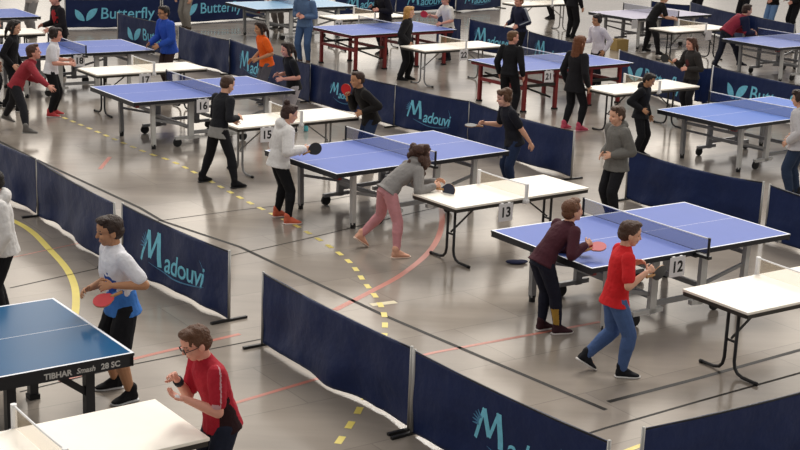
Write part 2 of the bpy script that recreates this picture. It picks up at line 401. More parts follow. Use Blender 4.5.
def net_set(t, z=.76, hw=.7625, over=.152, hh=.1525, nm=None, post=None, tape=True, x=0., post_r=.014):
    nm = nm or NETM; yy = hw+over
    mb = MB(); nn = 24
    for k in range(nn):
        a, b = -yy+2*yy*k/nn, -yy+2*yy*(k+1)/nn
        q = [(x, a, z+.002), (x, b, z+.002), (x, b, z+hh-.008*math.sin(PI*(k+1)/nn)), (x, a, z+hh-.008*math.sin(PI*k/nn))]
        mb.add(q, [(0, 1, 2, 3)])
    nt_ = mb.build('net', nm, t)
    if tape:
        MB().tube([(x, -yy+2*yy*k/nn, z+hh-.008*math.sin(PI*k/nn)) for k in range(nn+1)], .008, 6).build('net_tape', M_WHITE, nt_, True)
    for s in (-1, 1):
        p = MB(); p.tube([(x, s*yy, z-.03), (x, s*yy, z+hh+.01)], post_r, 8)
        p.box((x, s*(hw+over/2+.01), z-.035), (.05, over+.04, .03)); p.box((x, s*(hw-.02), z-.05), (.06, .08, .035))
        p.build('net_post', post or M_BLACK, t)
def rolling_table(c, rz, label, top, group=None, half=None):
    """folding table-tennis table on a wheeled grey chassis"""
    t = thing('table_tennis_table', label, 'table tennis table', (*c, 0), rz, group)
    for s in (-1, 1):
        top_half(s, top, t)
        fr = MB()
        for y in (-.747, .747): fr.bar((s*.04, y, .724), (s*1.35, y, .724), .022, .030)
        fr.bar((s*1.355, -.757, .717), (s*1.355, .757, .717), .026, .046); fr.bar((s*.05, -.72, .722), (s*.05, .72, .722), .03, .03)
        fr.build('apron', M_APRON, t)
        for y in (-.55, .55):
            lg = MB().bar((s*.95, y, .05), (s*.97, y, .71), .06, .055).build('leg', M_LIGHT if y < 0 else M_GREY, t)
            MB().tube([(s*.95, y, 0), (s*.95, y, .07)], .033, 10).build('foot', M_RUBBER, lg)
            up = MB().bar((s*.34, y, .10), (s*.34, y, .71), .085, .05); up.bar((s*.20, y, .13), (s*.60, y, .13), .05, .045)
            ch = up.build('chassis_upright', M_LIGHT if y < 0 else M_GREY, t)
            wh = MB(); wh.disc((s*.56, y, .066), (0, 1, 0), .066, .03); wh.disc((s*.56, y, .066), (0, 1, 0), .027, .036)
            wh.build('wheel', M_RUBBER, ch, False)
            MB().bar((s*.36, y*.98, .30), (s*.95, y*.98, .44), .025, .035).build('brace', M_GREY, t)
            MB().bar((s*.30, y*.9, .66), (s*1.2, y*.9, .66), .03, .05).build('side_rail', M_STEEL, t)
        MB().bar((s*.36, -.55, .28), (s*.36, .55, .28), .04, .05).build('crossbar', M_GREY, t)
        MB().bar((s*.96, -.55, .56), (s*.96, .55, .56), .03, .04).build('end_bar', M_GREY, t)
        MB().box((s*1.28, -.66, .69), (.05, .09, .05)).build('latch', M_RED if s < 0 else M_LIGHT, t)
    for y in (-.55, .55): MB().bar((-.34, y, .2), (.34, y, .2), .035, .05).build('base_rail', M_GREY, t)
    net_set(t, post=M_BLACK)
    return t
def red_table(c, rz, label, top, group=None):
    t = thing('table_tennis_table', label, 'table tennis table', (*c, 0), rz, group)
    for s in (-1, 1):
        top_half(s, top, t)
        fr = MB()
        for y in (-.70, .70): fr.bar((s*.04, y, .712), (s*1.30, y, .712), .035, .05)
        fr.bar((s*1.31, -.70, .712), (s*1.31, .70, .712), .035, .05); fr.bar((s*.06, -.70, .712), (s*.06, .70, .712), .035, .05)
        fr.build('apron', M_RED, t)
        for x in (.42, 1.16):
            for y in (-.62, .62):
                lg = MB().bar((s*x, y, .03), (s*x, y, .70), .06, .06).build('leg', M_RED, t)
                MB().box((s*x, y, .015), (.085, .085, .03)).build('foot', M_RUBBER, lg)
            MB().bar((s*x, -.62, .42), (s*x, .62, .42), .05, .06).build('crossbar', M_RED, t)
        for y in (-.62, .62): MB().bar((s*.42, y, .46), (s*1.16, y, .46), .04, .05).build('stretcher', M_EDGE, t)
        MB().bar((s*.42, -.5, .2), (s*1.16, .5, .55), .03, .03).build('brace', M_EDGE, t)
    net_set(t, nm=NETG, post=M_LIGHT)
    return t
def bench_table(c, rz, label):
    """the heavy dark-framed table with lettering on its apron"""
    t = thing('table_tennis_table', label, 'table tennis table', (*c, 0), rz)
    for s in (-1, 1):
        top_half(s, M_TOPT, t)
        fr = MB()
        for y in (-.742, .742): fr.bar((s*.03, y, .697), (s*1.36, y, .697), .03, .083)
        fr.bar((s*1.35, -.757, .697), (s*1.35, .757, .697), .03, .083)
        ap = fr.build('apron', M_APRON, t)
        if s > 0:
            text_obj('lettering', 'TIBHAR', .062, M_LIGHT, ap, (.77, -.758, .694), (PI/2, 0, 0), .002)
            text_obj('lettering', 'Smash', .058, M_LIGHT, ap, (.985, -.758, .694), (PI/2, 0, 0), .0012, .2)
            text_obj('lettering', '28 SC', .062, M_LIGHT, ap, (1.18, -.758, .694), (PI/2, 0, 0), .002)
        for x in (.48, 1.09):
            for y in (-.56, .56):
                lg = MB().bar((s*x, y, .03), (s*x, y, .68), .07, .07).build('leg', M_APRON, t)
                MB().box((s*x, y, .02), (.09, .09, .04)).build('foot', M_RUBBER, lg)
            MB().bar((s*x, -.56, .58), (s*x, .56, .58), .04, .06).build('crossbar', M_APRON, t)
        for y in (-.56, .56):
            MB().bar((s*.48, y, .2), (s*1.09, y, .2), .035, .05).build('stretcher', M_APRON, t)
            MB().bar((s*.78, y, .66), (s*1.09, y, .42), .03, .05).build('brace', M_APRON, t)
    net_set(t)
    return t
def white_table(c, rz, label, legm, group='white-topped mini tables', length=2.0, width=.78, net=True, z=.735):
    t = thing('folding_table', label, 'table', (*c, 0), rz, group)
    a, b = length/2, width/2
    MB().box((0, 0, z-.012), (length, width, .024)).build('table_top', M_CREAM, t, bevel=.004)
    ed = MB()
    for y in (-b+.02, b-.02): ed.bar((-a+.01, y, z-.043), (a-.01, y, z-.043), .03, .036)
    for x in (-a+.02, a-.02): ed.bar((x, -b+.02, z-.043), (x, b-.02, z-.043), .03, .036)
    ed.build('edge_frame', M_EDGE, t)
    for s in (-1, 1):
        x = s*(a-.27)
        lf = MB()
        for q in (-1, 1):
            P = [(x, q*.06, z-.05), (x, q*.06, .14), (x, q*.075, .08), (x, q*.11, .04), (x, q*.17, .022), (x, q*.33, .018)]
            lf.tube(P, .016, 10)
        lf.bar((x, -.06, .32), (x, .06, .32), .016, .02); lf.bar((x, -.3, z-.06), (x, .3, z-.06), .035, .025)
        g = lf.build('leg', legm, t, True)
        for q in (-1, 1): MB().tube([(x, q*.31, .018), (x, q*.345, .018)], .0185, 10).build('foot_cap', M_RUBBER, g, True)
        MB().bar((x, 0, .34), (s*(a-.75), 0, z-.06), .016, .016).build('stay', legm, t)
    if net:
        net_set(t, z, b, .02, .15, NETW, M_WHITE, True, 0., .022)
    return t
def sign(p, rz, txt, label, w=.205, h=.2):
    """number card hung on a table edge: p is the middle of its upper edge"""
    t = thing('number_sign', label, 'sign', p, rz, 'table number cards')
    MB().box((0, 0, -h/2), (w, .004, h)).build('card', M_SIGN, t)
    MB().box((-w*.25, .006, -.004), (.03, .02, .02)).build('clip', M_WHITE, t)
    MB().box((w*.25, .006, -.004), (.03, .02, .02)).build('clip', M_WHITE, t)
    if txt: text_obj('digits', txt, .155, M_INK, t, (0, -.0028, -h*.52), (PI/2, 0, 0), .0045)
    return t
bench_table((-3.494, 9.882), 0.6328, 'petrol blue table tennis table with lettered black apron, bottom left')
rolling_table((2.482, 14.212), 0.6107, 'blue table tennis table with card 12 under its net', M_TOPB, group='blue rolling table tennis tables')
rolling_table((-0.179, 17.782), 0.6840, 'blue table tennis table between the white hoodie and the pink leggings', M_TOPB, group='blue rolling table tennis tables')
rolling_table((-3.254, 21.859), 0.6323, 'blue table tennis table with card 16 on its edge', M_TOPB, group='blue rolling table tennis tables')
rolling_table((-6.104, 25.674), 0.6000, 'blue table tennis table with card 18, the person in blue at its end', M_TOPB, group='blue rolling table tennis tables')
rolling_table((5.39, 21.881), 0.6676, 'vivid blue table tennis table at the right beyond the grey jacket', M_TOPD, group='blue rolling table tennis tables')
rolling_table((-9.227, 29.895), 0.6000, 'blue table tennis table in the top left corner', M_TOPB, group='blue rolling table tennis tables')
rolling_table((-2.782, 34.31), 0.6200, 'pale sky blue table tennis table at the top edge', M_TOPC, group='blue rolling table tennis tables')
rolling_table((8.281, 31.083), 0.6600, 'violet blue table tennis table in the top right corner', M_TOPB, group='blue rolling table tennis tables')
rolling_table((5.933, 35.45), 0.6600, 'lilac grey table tennis table at the back behind the person in white', M_TOPL, group='blue rolling table tennis tables')
red_table((2.668, 26.393), 0.6400, 'red-legged blue table tennis table with card 21 hung on its long side', M_TOPB, group='blue tables with red legs')
red_table((-0.502, 30.387), 0.6600, 'red-legged blue table tennis table at the back beside the black tracksuit', M_TOPB, group='blue tables with red legs')
white_table((1.147, 15.941), 0.6600, 'white mini table with card 13 and the person in pink leggings at its end', M_BLACK)
white_table((-1.669, 19.905), 0.6500, 'white mini table with card 15 behind the white hoodie', M_GREY)
white_table((-4.394, 23.835), 0.6300, 'white mini table with card 17 on its long edge', M_BLACK)
white_table((3.6, 12.608), 0.6100, 'white mini table at the right edge in front of table 12', M_BLACK)
white_table((-2.209, 8.338), 0.6400, 'white mini table in the bottom left corner, person in red at its end', M_BLACK)
white_table((3.967, 23.983), 0.6400, 'white mini table behind the person in the black hoodie', M_BLACK)
white_table((0.896, 28.192), 0.6600, 'white mini table with card 22 beside the black tracksuit', M_GREY)
white_table((6.476, 32.862), 0.6600, 'white mini table under the hands of the leaning person in black', M_BLACK)
white_table((-0.996, 32.713), 0.6600, 'white mini table at the back behind the red-legged table, card 24 on it', M_GREY)
white_table((3.414, 37.221), 0.6400, 'white mini table cut by the top edge', M_GREY)
white_table((-8.026, 27.458), 0.6000, 'white mini table at the left edge between two blue tables', M_BLACK)
sign((2.703, 13.394, 0.74), 0.6107, '12', 'white card with black number 12 hung on the nearest blue table')
sign((1.163, 15.415, 0.71), 0.6600, '13', 'white card with black number 13 hung on the white mini table')
sign((-1.862, 19.225, 0.71), 0.6500, '15', 'white card with black number 15 just behind the white hoodie')
sign((-2.998, 21.058, 0.74), 0.6323, '16', 'white card with black number 16 beside the person in black and grey')
sign((-4.281, 23.391, 0.71), 0.6300, '17', 'white card with black number 17 on a white mini table')
sign((-5.722, 24.969, 0.74), 0.6000, '18', 'white card with black number 18 on a blue table')
sign((2.529, 25.295, 0.74), 0.6400, '21', 'white card with dark number 21 on the red-legged table')
sign((1.109, 27.82, 0.71), 0.6600, '22', 'white card with dark number 22 on the small white table')
sign((-1.525, 31.764, 0.71), 0.6600, '24', 'white card with dark number 24 at the far white table')
sign((6.807, 32.581, 0.71), 0.6600, '', 'white card hung on the white table beside the maroon jacket')
sign((5.34, 33.98, 0.74), 0.6600, '', 'blank-looking white card hung on the lilac grey table')

# ------------------------------------------------------------------ people
def ell(c, ax, r, n=14, m=9):
    """closed ellipsoid: axes ax (three vectors), radii r"""
    c = V(c); vs = [c+ax[2]*r[2]]; fs = []
    for i in range(1, m):
        th = PI*i/m
        for k in range(n):
            ph = 2*PI*k/n
            vs.append(c+ax[0]*(r[0]*math.sin(th)*math.cos(ph))+ax[1]*(r[1]*math.sin(th)*math.sin(ph))+ax[2]*(r[2]*math.cos(th)))
    vs.append(c-ax[2]*r[2]); L = len(vs)-1
    for k in range(n):
        fs.append((0, 1+k, 1+(k+1) % n)); fs.append((L, L-n+(k+1) % n, L-n+k))
    for i in range(m-2):
        for k in range(n):
            a = 1+i*n+k; b = 1+i*n+(k+1) % n; fs.append((a, a+n, b+n, b))
    return vs, fs
WAX = (V((1,0,0)), V((0,1,0)), V((0,0,1)))
def cap(p, q, r0, r1, n=12):
    """tapered limb with rounded ends"""
    p, q = V(p), V(q); d = q-p; L = d.length
    if L < 1e-4: return ell(p, WAX, (r0, r0, r0), n, 7)
    d /= L; l = d.cross(V((0,0,1)) if abs(d.z) < .9 else V((1,0,0))).normalized(); u = d.cross(l)
    rings = [(p-d*r0*math.cos(a), r0*math.sin(a)) for a in (.45, 1.0)]+[(p, r0), (p.lerp(q, .5), (r0+r1)/2), (q, r1)]+[(q+d*r1*math.cos(a), r1*math.sin(a)) for a in (1.0, .45)]
    vs = [p-d*r0]; fs = []
    for c, r in rings: vs += [c+(l*math.cos(2*PI*k/n)+u*math.sin(2*PI*k/n))*r for k in range(n)]
    vs.append(q+d*r1); E = len(vs)-1; m = len(rings)
    for k in range(n):
        fs.append((0, 1+(k+1) % n, 1+k)); fs.append((E, E-n+k, E-n+(k+1) % n))
    for i in range(m-1):
        for k in range(n):
            a = 1+i*n+k; b = 1+i*n+(k+1) % n; fs.append((a, b, b+n, a+n))
    return vs, fs
def loft(rings, n=18):
    """closed body through elliptical rings (centre, lateral, front, half width, half depth)"""
    vs, fs = [], []
    for c, l, f, a, b in rings:
        for k in range(n):
            q = 2*PI*k/n; vs.append(V(c)+l*(a*math.cos(q))+f*(b*math.sin(q)))
    m = len(rings)
    for i in range(m-1):
        for k in range(n):
            fs.append((i*n+k, i*n+(k+1) % n, (i+1)*n+(k+1) % n, (i+1)*n+k))
    c0 = len(vs); vs.append(V(rings[0][0])); vs.append(V(rings[-1][0]))
    for k in range(n):
        fs.append((c0, (k+1) % n, k)); fs.append((c0+1, (m-1)*n+k, (m-1)*n+(k+1) % n))
    # keep outside outward
    if (V(rings[-1][0])-V(rings[0][0])).dot(rings[0][1].cross(rings[0][2])) < 0: fs = [f[::-1] for f in fs]
    return vs, fs
TEX = bpy.data.textures.new('wrinkle', 'CLOUDS'); TEX.noise_scale = .09; TEX.noise_depth = 2
TEXH = bpy.data.textures.new('strands', 'CLOUDS'); TEXH.noise_scale = .035; TEXH.noise_depth = 2
def fuse(name, prims, voxel, mats, parent, smooth=4, wrinkle=0., tex=None, cb=None):
    mb = MB()
    for vs, fs in prims: mb.add(vs, fs)
    o = mb.build(name, mats, parent, True)
    r = o.modifiers.new('remesh', 'REMESH'); r.mode = 'VOXEL'; r.voxel_size = voxel; r.use_smooth_shade = True
    if smooth:
        s = o.modifiers.new('smooth', 'SMOOTH'); s.factor = .5; s.iterations = smooth
    if wrinkle:
        d = o.modifiers.new('wrinkle', 'DISPLACE'); d.texture = tex or TEX; d.strength = wrinkle; d.mid_level = .5; d.texture_coords = 'LOCAL'
    later(o, cb)
    return o
def ik(a, t, l1, l2, pole):
    """two-bone reach from a to t, joint bent towards pole; returns joint, end"""
    d = t-a; D = d.length; mx = (l1+l2)*.995
    if D > mx: d = d*(mx/D); D = mx; t = a+d
    D = max(D, abs(l1-l2)+.02)
    d.normalize(); x = (l1*l1-l2*l2+D*D)/(2*D); h = math.sqrt(max(0, l1*l1-x*x))
    p = pole-d*pole.dot(d)
    if p.length < 1e-3: p = V((0,0,1))-d*d.z
    p.normalize()
    return a+d*x+p*h, t
def hand_prims(w, d, nrm, side, H, curl):
    """palm, four fingers of their own length and a thumb; nrm = out of the palm, side = towards the thumb"""
    k = H/1.45; d = d.normalized(); side = (side-d*side.dot(d)).normalized(); nrm = d.cross(side)*(1 if d.cross(side).dot(nrm) > 0 else -1)
    P = [cap(w, w+d*.03*k, .019*k, .02*k, 8), loft([(w+d*.012*k, side, nrm, .019*k, .014*k), (w+d*.04*k, side, nrm, .031*k, .0135*k), (w+d*.075*k, side, nrm, .036*k, .0125*k), (w+d*.085*k, side, nrm, .033*k, .010*k)], 12)]
    for i, (sx, L) in enumerate(((.029, .066), (.010, .074), (-.010, .069), (-.028, .055))):
        b = w+(d*(.078-.004*abs(i-1))+side*sx)*k; ang = 0.; dd = (d+side*(sx*4.5)).normalized(); r = .0085*k
        for j, fr in enumerate((.45, .32, .23)):
            ang += curl*(.8 if j == 0 else 1.)
            e = b+(dd*math.cos(ang)+nrm*math.sin(ang))*L*fr*k
            P.append(cap(b, e, r, r*.9, 8)); b = e; r *= .92
    b = w+(d*.025+side*.026)*k; ang = .75
    for fr in (.034, .028):
        e = b+((d*math.cos(ang)+side*math.sin(ang))+nrm*.45*curl).normalized()*fr*k
        P.append(cap(b, e, .0105*k, .009*k, 8)); b = e; ang -= .45
    return P
SKINS = {'fair': 'd9a68b', 'tan': 'b98765', 'olive': 'c2937a', 'brown': '8a5f48', 'pink': 'd99c88'}
M_EYE = mat('eye', '241a16', .3, .1); M_LIP = mat('lip', 'a8625a', .5, .1)
M_SOLE = mat('shoe_sole', 'd8d6d2', .6, .08); M_SOLEB = mat('dark_shoe_sole', '2a2a2c', .7, .1)
def person(s):
    H = s['H']; b = V(s['base']); near = s.get('near', 0)
    vb = (.009, .0062, .005)[near]; vc = (.012, .009, .0075)[near]
    yaw = math.radians(s['yaw']); F = V((math.cos(yaw), math.sin(yaw), 0)); L = V((-F.y, F.x, 0)); U = V((0, 0, 1))
    lean = math.radians(s.get('lean', 5)); sl = math.radians(s.get('side', 0))
    loc = lambda q: F*q[0]+L*q[1]+U*q[2]
    # feet
    fl, fr = [V(x)-b if len(x) == 3 else V((*x, 0))-V((b.x, b.y, 0)) for x in s['feet']]
    ft = [math.radians(a) for a in s.get('toe', (8, -8))]; heel = s.get('heel', (0, 0))
    hipz = .525*H-s.get('crouch', .012)
    pel = (fl+fr)/2; pel = V((pel.x, pel.y, 0))+F*s.get('pf', 0)+L*s.get('pl', 0)+U*hipz
    # spine
    def tilt(v, a, c): return (Matrix.Rotation(c, 3, F) @ (Matrix.Rotation(a, 3, L) @ v))
    S1, S2 = tilt(U, lean*.75, sl*.7), tilt(U, lean*1.12, sl)
    Fw, Fc = tilt(F, lean*.75, sl*.7), tilt(F, lean*1.12, sl)
    tw = math.radians(s.get('twist', 0))
    Lc = Matrix.Rotation(tw, 3, S2) @ tilt(L, lean*1.12, sl); Fc = Matrix.Rotation(tw, 3, S2) @ Fc
    waist = pel+S1*.096*H; chest = waist+S2*.107*H; sh = chest+S2*.080*H; nb = sh+S2*.031*H
    gw = s.get('wide', .95)
    def torso(e, lo=0., hi=1.):
        A = .93*gw
        R = [(pel-S1*.045*H, L, Fw, .088*H*A+e, .066*H*A+e), (pel+S1*.01*H, L, Fw, .104*H*A+e, .076*H*A+e), (pel+S1*.05*H, L, Fw, .099*H*A+e, .072*H*A+e),
             (waist, L.lerp(Lc, .4).normalized(), Fw.lerp(Fc, .4).normalized(), .086*H*A+e, .062*H*A+e), (waist.lerp(chest, .55), Lc, Fc, .096*H*A+e, .068*H*A+e),
             (chest+S2*.01*H, Lc, Fc, .106*H*A+e, .071*H*A+e), (chest+S2*.05*H, Lc, Fc, .110*H*A+e, .064*H*A+e), (sh-S2*.005*H, Lc, Fc, .100*H*A+e, .052*H*A+e*.8),
             (sh+S2*.022*H, Lc, Fc, .066*H*A+e*.7, .043*H*A+e*.6), (nb, Lc, Fc, .040*H+e*.5, .038*H+e*.4)]
        n = len(R); return R[int(lo):int(n if hi == 1. else hi)]
    # head
    hp, hy = math.radians(s.get('hp', 5)), math.radians(s.get('hy', 0))
    base_u = (U*.75+S2*.25).normalized()
    hf = Matrix.Rotation(hy, 3, U) @ (F*1)
    hl = U.cross(hf).normalized(); hf = Matrix.Rotation(hp, 3, hl) @ hf; hu = hf.cross(hl).normalized()
    k = .158*H*s.get('head', 1.)
    P = nb+base_u*.008*H+F*.008*H*(1+3*math.sin(lean))
    hd = lambda f, l, u: P+hf*(f*k)+hl*(l*k)+hu*(u*k)
    hax = (hf, hl, hu)
    hell = lambda f, l, u, a, bb, c, n=16, m=11: ell(hd(f, l, u), hax, (a*k, bb*k, c*k), n, m)
    head = [hell(-.03, 0, .64, .43, .345, .37), hell(.09, 0, .37, .29, .275, .32), hell(.21, 0, .13, .12, .15, .10), hell(.31, 0, .57, .09, .23, .06),
            hell(.30, .13, .36, .09, .1, .09), hell(.30, -.13, .36, .09, .1, .09),
            cap(hd(.385, 0, .50), hd(.435, 0, .385), .035*k, .055*k, 8), hell(.33, 0, .22, .06, .12, .045), cap(nb-S2*.03*H, hd(-.08, 0, .28), .036*H, .034*H)]
    for q in (-1, 1): head.append(hell(-.03, q*.345, .44, .10, .045, .14, 10, 7))
    body = head+[loft(torso(-.013))]
    # legs
    legs, feetv = [], []
    for i, (fo, q) in enumerate(((fl, 1), (fr, -1))):
        hip = pel+L*q*.053*H-S1*.012*H
        ank = V((fo.x, fo.y, fo.z+.045*H+heel[i]*.075*H))
        td = Matrix.Rotation(ft[i], 3, U) @ F
        kn, an = ik(hip, ank, .245*H, .235*H, td+F*.2+L*q*.08)
        legs.append((hip, kn, an, td)); body += [cap(hip, kn, .047*H, .037*H), cap(kn, kn.lerp(an, .35), .038*H, .039*H), cap(kn.lerp(an, .35), an, .037*H, .023*H)]
        pd = Matrix.Rotation(heel[i]*.75, 3, U.cross(td)) @ td
        body += [cap(an, an+pd*.06*H-U*.020*H, .020*H, .013*H, 8)]
    # arms
    arms = []
    for i, q in enumerate((1, -1)):
        sj = sh+Lc*q*.112*H*gw-S2*.012*H
        hnd = s['hands'][i]
        if hnd is None: wr = sj+L*q*.05*H-U*.30*H+F*.03*H
        elif len(hnd) == 4: wr = pel*0+V((pel.x, pel.y, 0))+loc(hnd[:3])
        else: wr = V(hnd)-b
        pole = s.get('pole', (None, None))[i]
        pole = loc(pole) if pole else (-F*.6+L*q*.45-U*.7)
        # targets name the hand itself: stop the wrist short of it
        if hnd is not None:
            dd = (wr-sj).normalized(); wr = wr-dd*.045*H
        el, wr = ik(sj, wr, .172*H, .155*H, pole)
        d = (wr-el).normalized(); hd_dir = s.get('hdir', (None, None))[i]
        hdv = loc(hd_dir).normalized() if hd_dir else (d+(F*.15 if hnd is not None else F*.05)).normalized()
        nrm = s.get('palm', (None, None))[i]; nrm = loc(nrm) if nrm else (-L*q+(-U*.6 if hnd is not None else V((0,0,0))))
        sd = hdv.cross(nrm); sd = sd if sd.dot(F*.6+U*.6+L*-q*.2) > 0 else -sd
        arms.append((sj, el, wr, hdv, nrm.normalized()))
        body += [cap(sj, el, .033*H, .026*H), cap(el, el.lerp(wr, .3), .026*H, .0255*H), cap(el.lerp(wr, .3), wr, .025*H, .0165*H)]
        body += hand_prims(wr, hdv, nrm, sd, H, s.get('curl', (.3, .3))[i])
    sk = mat('skin_'+s.get('skin', 'fair'), SKINS[s.get('skin', 'fair')], .55, .06, 12, spec=.35)
    eyes = [hd(.385, .145, .49), hd(.385, -.145, .49)]; lip = hd(.385, 0, .22); brow = [hd(.40, .15, .6), hd(.40, -.15, .6)]
    def face(o):
        me = o.data
        for p in me.polygons:
            c = p.center
            if (c-P).length > 1.1*k: continue
            for e in eyes:
                r = c-e
                if abs(r.dot(hl)) < .06*k and abs(r.dot(hu)) < .02*k and r.dot(hf) > -.09*k: p.material_index = 1
            for e in brow:
                r = c-e
                if abs(r.dot(hl)) < .08*k and abs(r.dot(hu)) < .013*k and r.dot(hf) > -.09*k: p.material_index = 3
            r = c-lip
            if abs(r.dot(hl)) < .1*k and abs(r.dot(hu)) < .018*k and r.dot(hf) > -.06*k: p.material_index = 2
    hm = mat('hair_'+s['hair'][1], s['hair'][1], .6, .35, 60, .6, 90, spec=.4)
    root = fuse('person', body, vb, [sk, M_EYE, M_LIP, hm], None, 3, cb=face)
    root.location = b; tag(root, s['label'], 'person', s.get('group'))
    # hair
    st = s['hair'][0]
    hs = [hell(-.07, 0, .675, .432, .372, .362), hell(-.2, 0, .46, .30, .335, .30), hell(.14, .04, .92, .26, .27, .12)]
    if st == 'short': hs += [hell(.25, .10, .88, .13, .22, .07), hell(-.02, .33, .62, .13, .06, .15), hell(-.02, -.33, .62, .13, .06, .15)]
    if st == 'crop': hs = [hell(-.085, 0, .675, .425, .372, .355), hell(-.2, 0, .47, .28, .32, .26), hell(.12, 0, .9, .24, .26, .13)]
    if st == 'mop': hs += [hell(.26, .1, .84, .17, .25, .11), hell(.0, .34, .55, .17, .08, .24), hell(.0, -.34, .55, .17, .08, .24), hell(-.25, 0, .8, .28, .36, .28)]
    if st in ('long', 'curly', 'tail'):
        hs += [hell(.22, .16, .84, .14, .18, .1), hell(.22, -.16, .84, .14, .18, .1)]
        for q in (-1, 1): hs.append(cap(hd(.02, q*.33, .6), hd(-.02, q*.36, .15), .11*k, .1*k))
    if st == 'long':
        ln = s['hair'][2] if len(s['hair']) > 2 else 1.
        dn = (-U*.9-S2*.25-F*.05).normalized(); c0 = hd(-.3, 0, .55)
        hs.append(loft([(c0, hl, hf, .3*k, .2*k), (c0+dn*.5*k*ln, hl, hf, .38*k, .19*k), (c0+dn*1.0*k*ln, hl, hf, .33*k, .15*k), (c0+dn*1.45*k*ln, hl, hf, .16*k, .07*k)], 12))
        for q in (-1, 1): hs.append(cap(hd(-.1, q*.36, .3), hd(-.1, q*.36, .3)+dn*.8*k*ln, .12*k, .07*k))
    if st == 'curly':
        rr = random.Random(3)
        for i in range(34):
            a = rr.uniform(.2, 2*PI-.2) if 0 else rr.uniform(.6, 2*PI-.6); zz = rr.uniform(-.55, .95); rad = .36+.16*(1-abs(zz-.3))
            hs.append(hell(-.10+math.cos(a)*rad*.95, math.sin(a)*rad*.9, zz, .19, .19, .2, 8, 6))
        for q in (-1, 1): hs.append(cap(hd(.1, q*.36, .55), hd(.12, q*.40, -.1), .16*k, .12*k))
    if st == 'bun': hs += [hell(-.3, 0, 1.07, .17, .17, .16), hell(.22, 0, .84, .14, .24, .08)]
    if st == 'tail':
        c0 = hd(-.42, 0, .7); dn = (-U*.95-hf*.25).normalized()
        hs += [cap(c0, c0+dn*.5*k-hf*.06*k, .11*k, .12*k), cap(c0+dn*.5*k-hf*.06*k, c0+dn*1.1*k, .12*k, .05*k)]
    fuse('hair', hs, max(.006, vb), hm, root, 2, .014 if st != 'crop' else .006, TEXH)
    if s.get('glasses'):
        g = MB()
        for q in (-1, 1):
            g.tube([hd(.43+.01*math.cos(a), q*.15+.085*math.cos(a), .49+.075*math.sin(a)) for a in (2*PI*i/14 for i in range(15))], .0028, 6)
            g.tube([hd(.42, q*.235, .5), hd(.2, q*.33, .5), hd(0, q*.36, .5)], .0028, 6)
        g.tube([hd(.44, -.065, .5), hd(.46, 0, .515), hd(.44, .065, .5)], .0028, 6)
        g.build('glasses', M_BLACK, root, True)
    # shirt
    sc, slv = s['shirt'][0], s['shirt'][1]; e = s['shirt'][2] if len(s['shirt']) > 2 else .012
    sm = fabric(sc)
    hm_ = s.get('hem', 0)
    sp_ = [loft([(pel-S1*.03*H-U*hm_, L, Fw, (.110 if hm_ < .03 else .119)*H*gw+e*1.15, (.080 if hm_ < .03 else .086)*H*gw+e*1.2)]+torso(e, 1))]
    for i, (sj, el, wr, hv, nr) in enumerate(arms):
        if slv == 'short':
            m = sj.lerp(el, .74); sp_ += [cap(sj, m, .034*H+e*.7, .032*H+e*.7)]
        elif slv == 'long':
            sp_ += [cap(sj, el, .035*H+e*.9, .028*H+e*.9), cap(el, el.lerp(wr, .4), .028*H+e*.9, .027*H+e*.8), cap(el.lerp(wr, .4), el.lerp(wr, .93), .027*H+e*.8, .019*H+e*.8)]
        elif slv == 'three':
            sp_ += [cap(sj, el, .034*H+e*.8, .027*H+e*.8), cap(el, el.lerp(wr, .3), .027*H+e*.8, .024*H+e*.8)]
    if s.get('hood'):
        sp_ += [ell(nb-Fc*.045*H-S2*.0*H, (Fc, Lc, S2), (.042*H, .075*H, .05*H)), cap(nb-Fc*.02*H+Lc*.055*H, nb+Fc*.04*H+Lc*.03*H-S2*.02*H, .022*H, .015*H), cap(nb-Fc*.02*H-Lc*.055*H, nb+Fc*.04*H-Lc*.03*H-S2*.02*H, .022*H, .015*H)]
    elif s.get('collar', 1): sp_ += [loft([(nb-S2*.02*H, Lc, Fc, .055*H, .05*H), (nb+S2*.005*H, Lc, Fc, .042*H, .04*H), (nb+S2*.016*H, Lc, Fc, .037*H, .036*H)], 14)]
    def pattern(o):
        for p in o.data.polygons: 
            x = p.center-pel
            for fn, idx in s_pat:
                if fn(x): p.material_index = idx
    s_pat = []; mats = [sm]
    for zone in s.get('zones', ()):
        kind, col = zone[0], zone[1]; mats.append(fabric(col)); ix = len(mats)-1
        if kind == 'hem': s_pat.append((lambda x, z=zone[2]: x.dot(S1) < z*H and abs(x.dot(L)) < .13*H, ix))
        if kind == 'blotch': s_pat.append((lambda x, z=zone[2]: x.dot(S1) < (z+.035*noise.noise((x*14))+.02*math.sin(x.dot(L)*30))*H and abs(x.dot(L)) < .14*H, ix))
        if kind == 'motif': s_pat.append((lambda x, z=zone[2], r=zone[3], q4=zone[4] if len(zone) > 4 else 0: x.dot(Fw) > 0 and (x-S1*z*H-L*q4*H).cross(Fw).length < r*H*(1+.5*noise.noise(x*25)), ix))
        if kind == 'sleeve': # stripe along the outside of each sleeve
            for (sj, el, wr, hv, nr), q in zip(arms, (1, -1)):
                a_, b_, c_ = sj-pel, el-pel, wr-pel; o_ = (L*q*.8+U*.55).normalized()
                def fn(x, a_=a_, b_=b_, c_=c_, o_=o_, th_=zone[2]):
                    for p_, q_ in ((a_, b_), (b_, c_)):
                        dd = q_-p_; t = (x-p_).dot(dd)/dd.length_squared
                        if -.25 < t < .95:
                            r = x-p_-dd*t
                            if r.length < .08*H and r.normalized().dot(o_) > th_: return True
                    return False
                s_pat.append((fn, ix))
        if kind == 'side': s_pat.append((lambda x: abs(x.dot(L)) > .085*H and x.dot(S1) < .13*H and abs(x.dot(L)) < .125*H, ix))
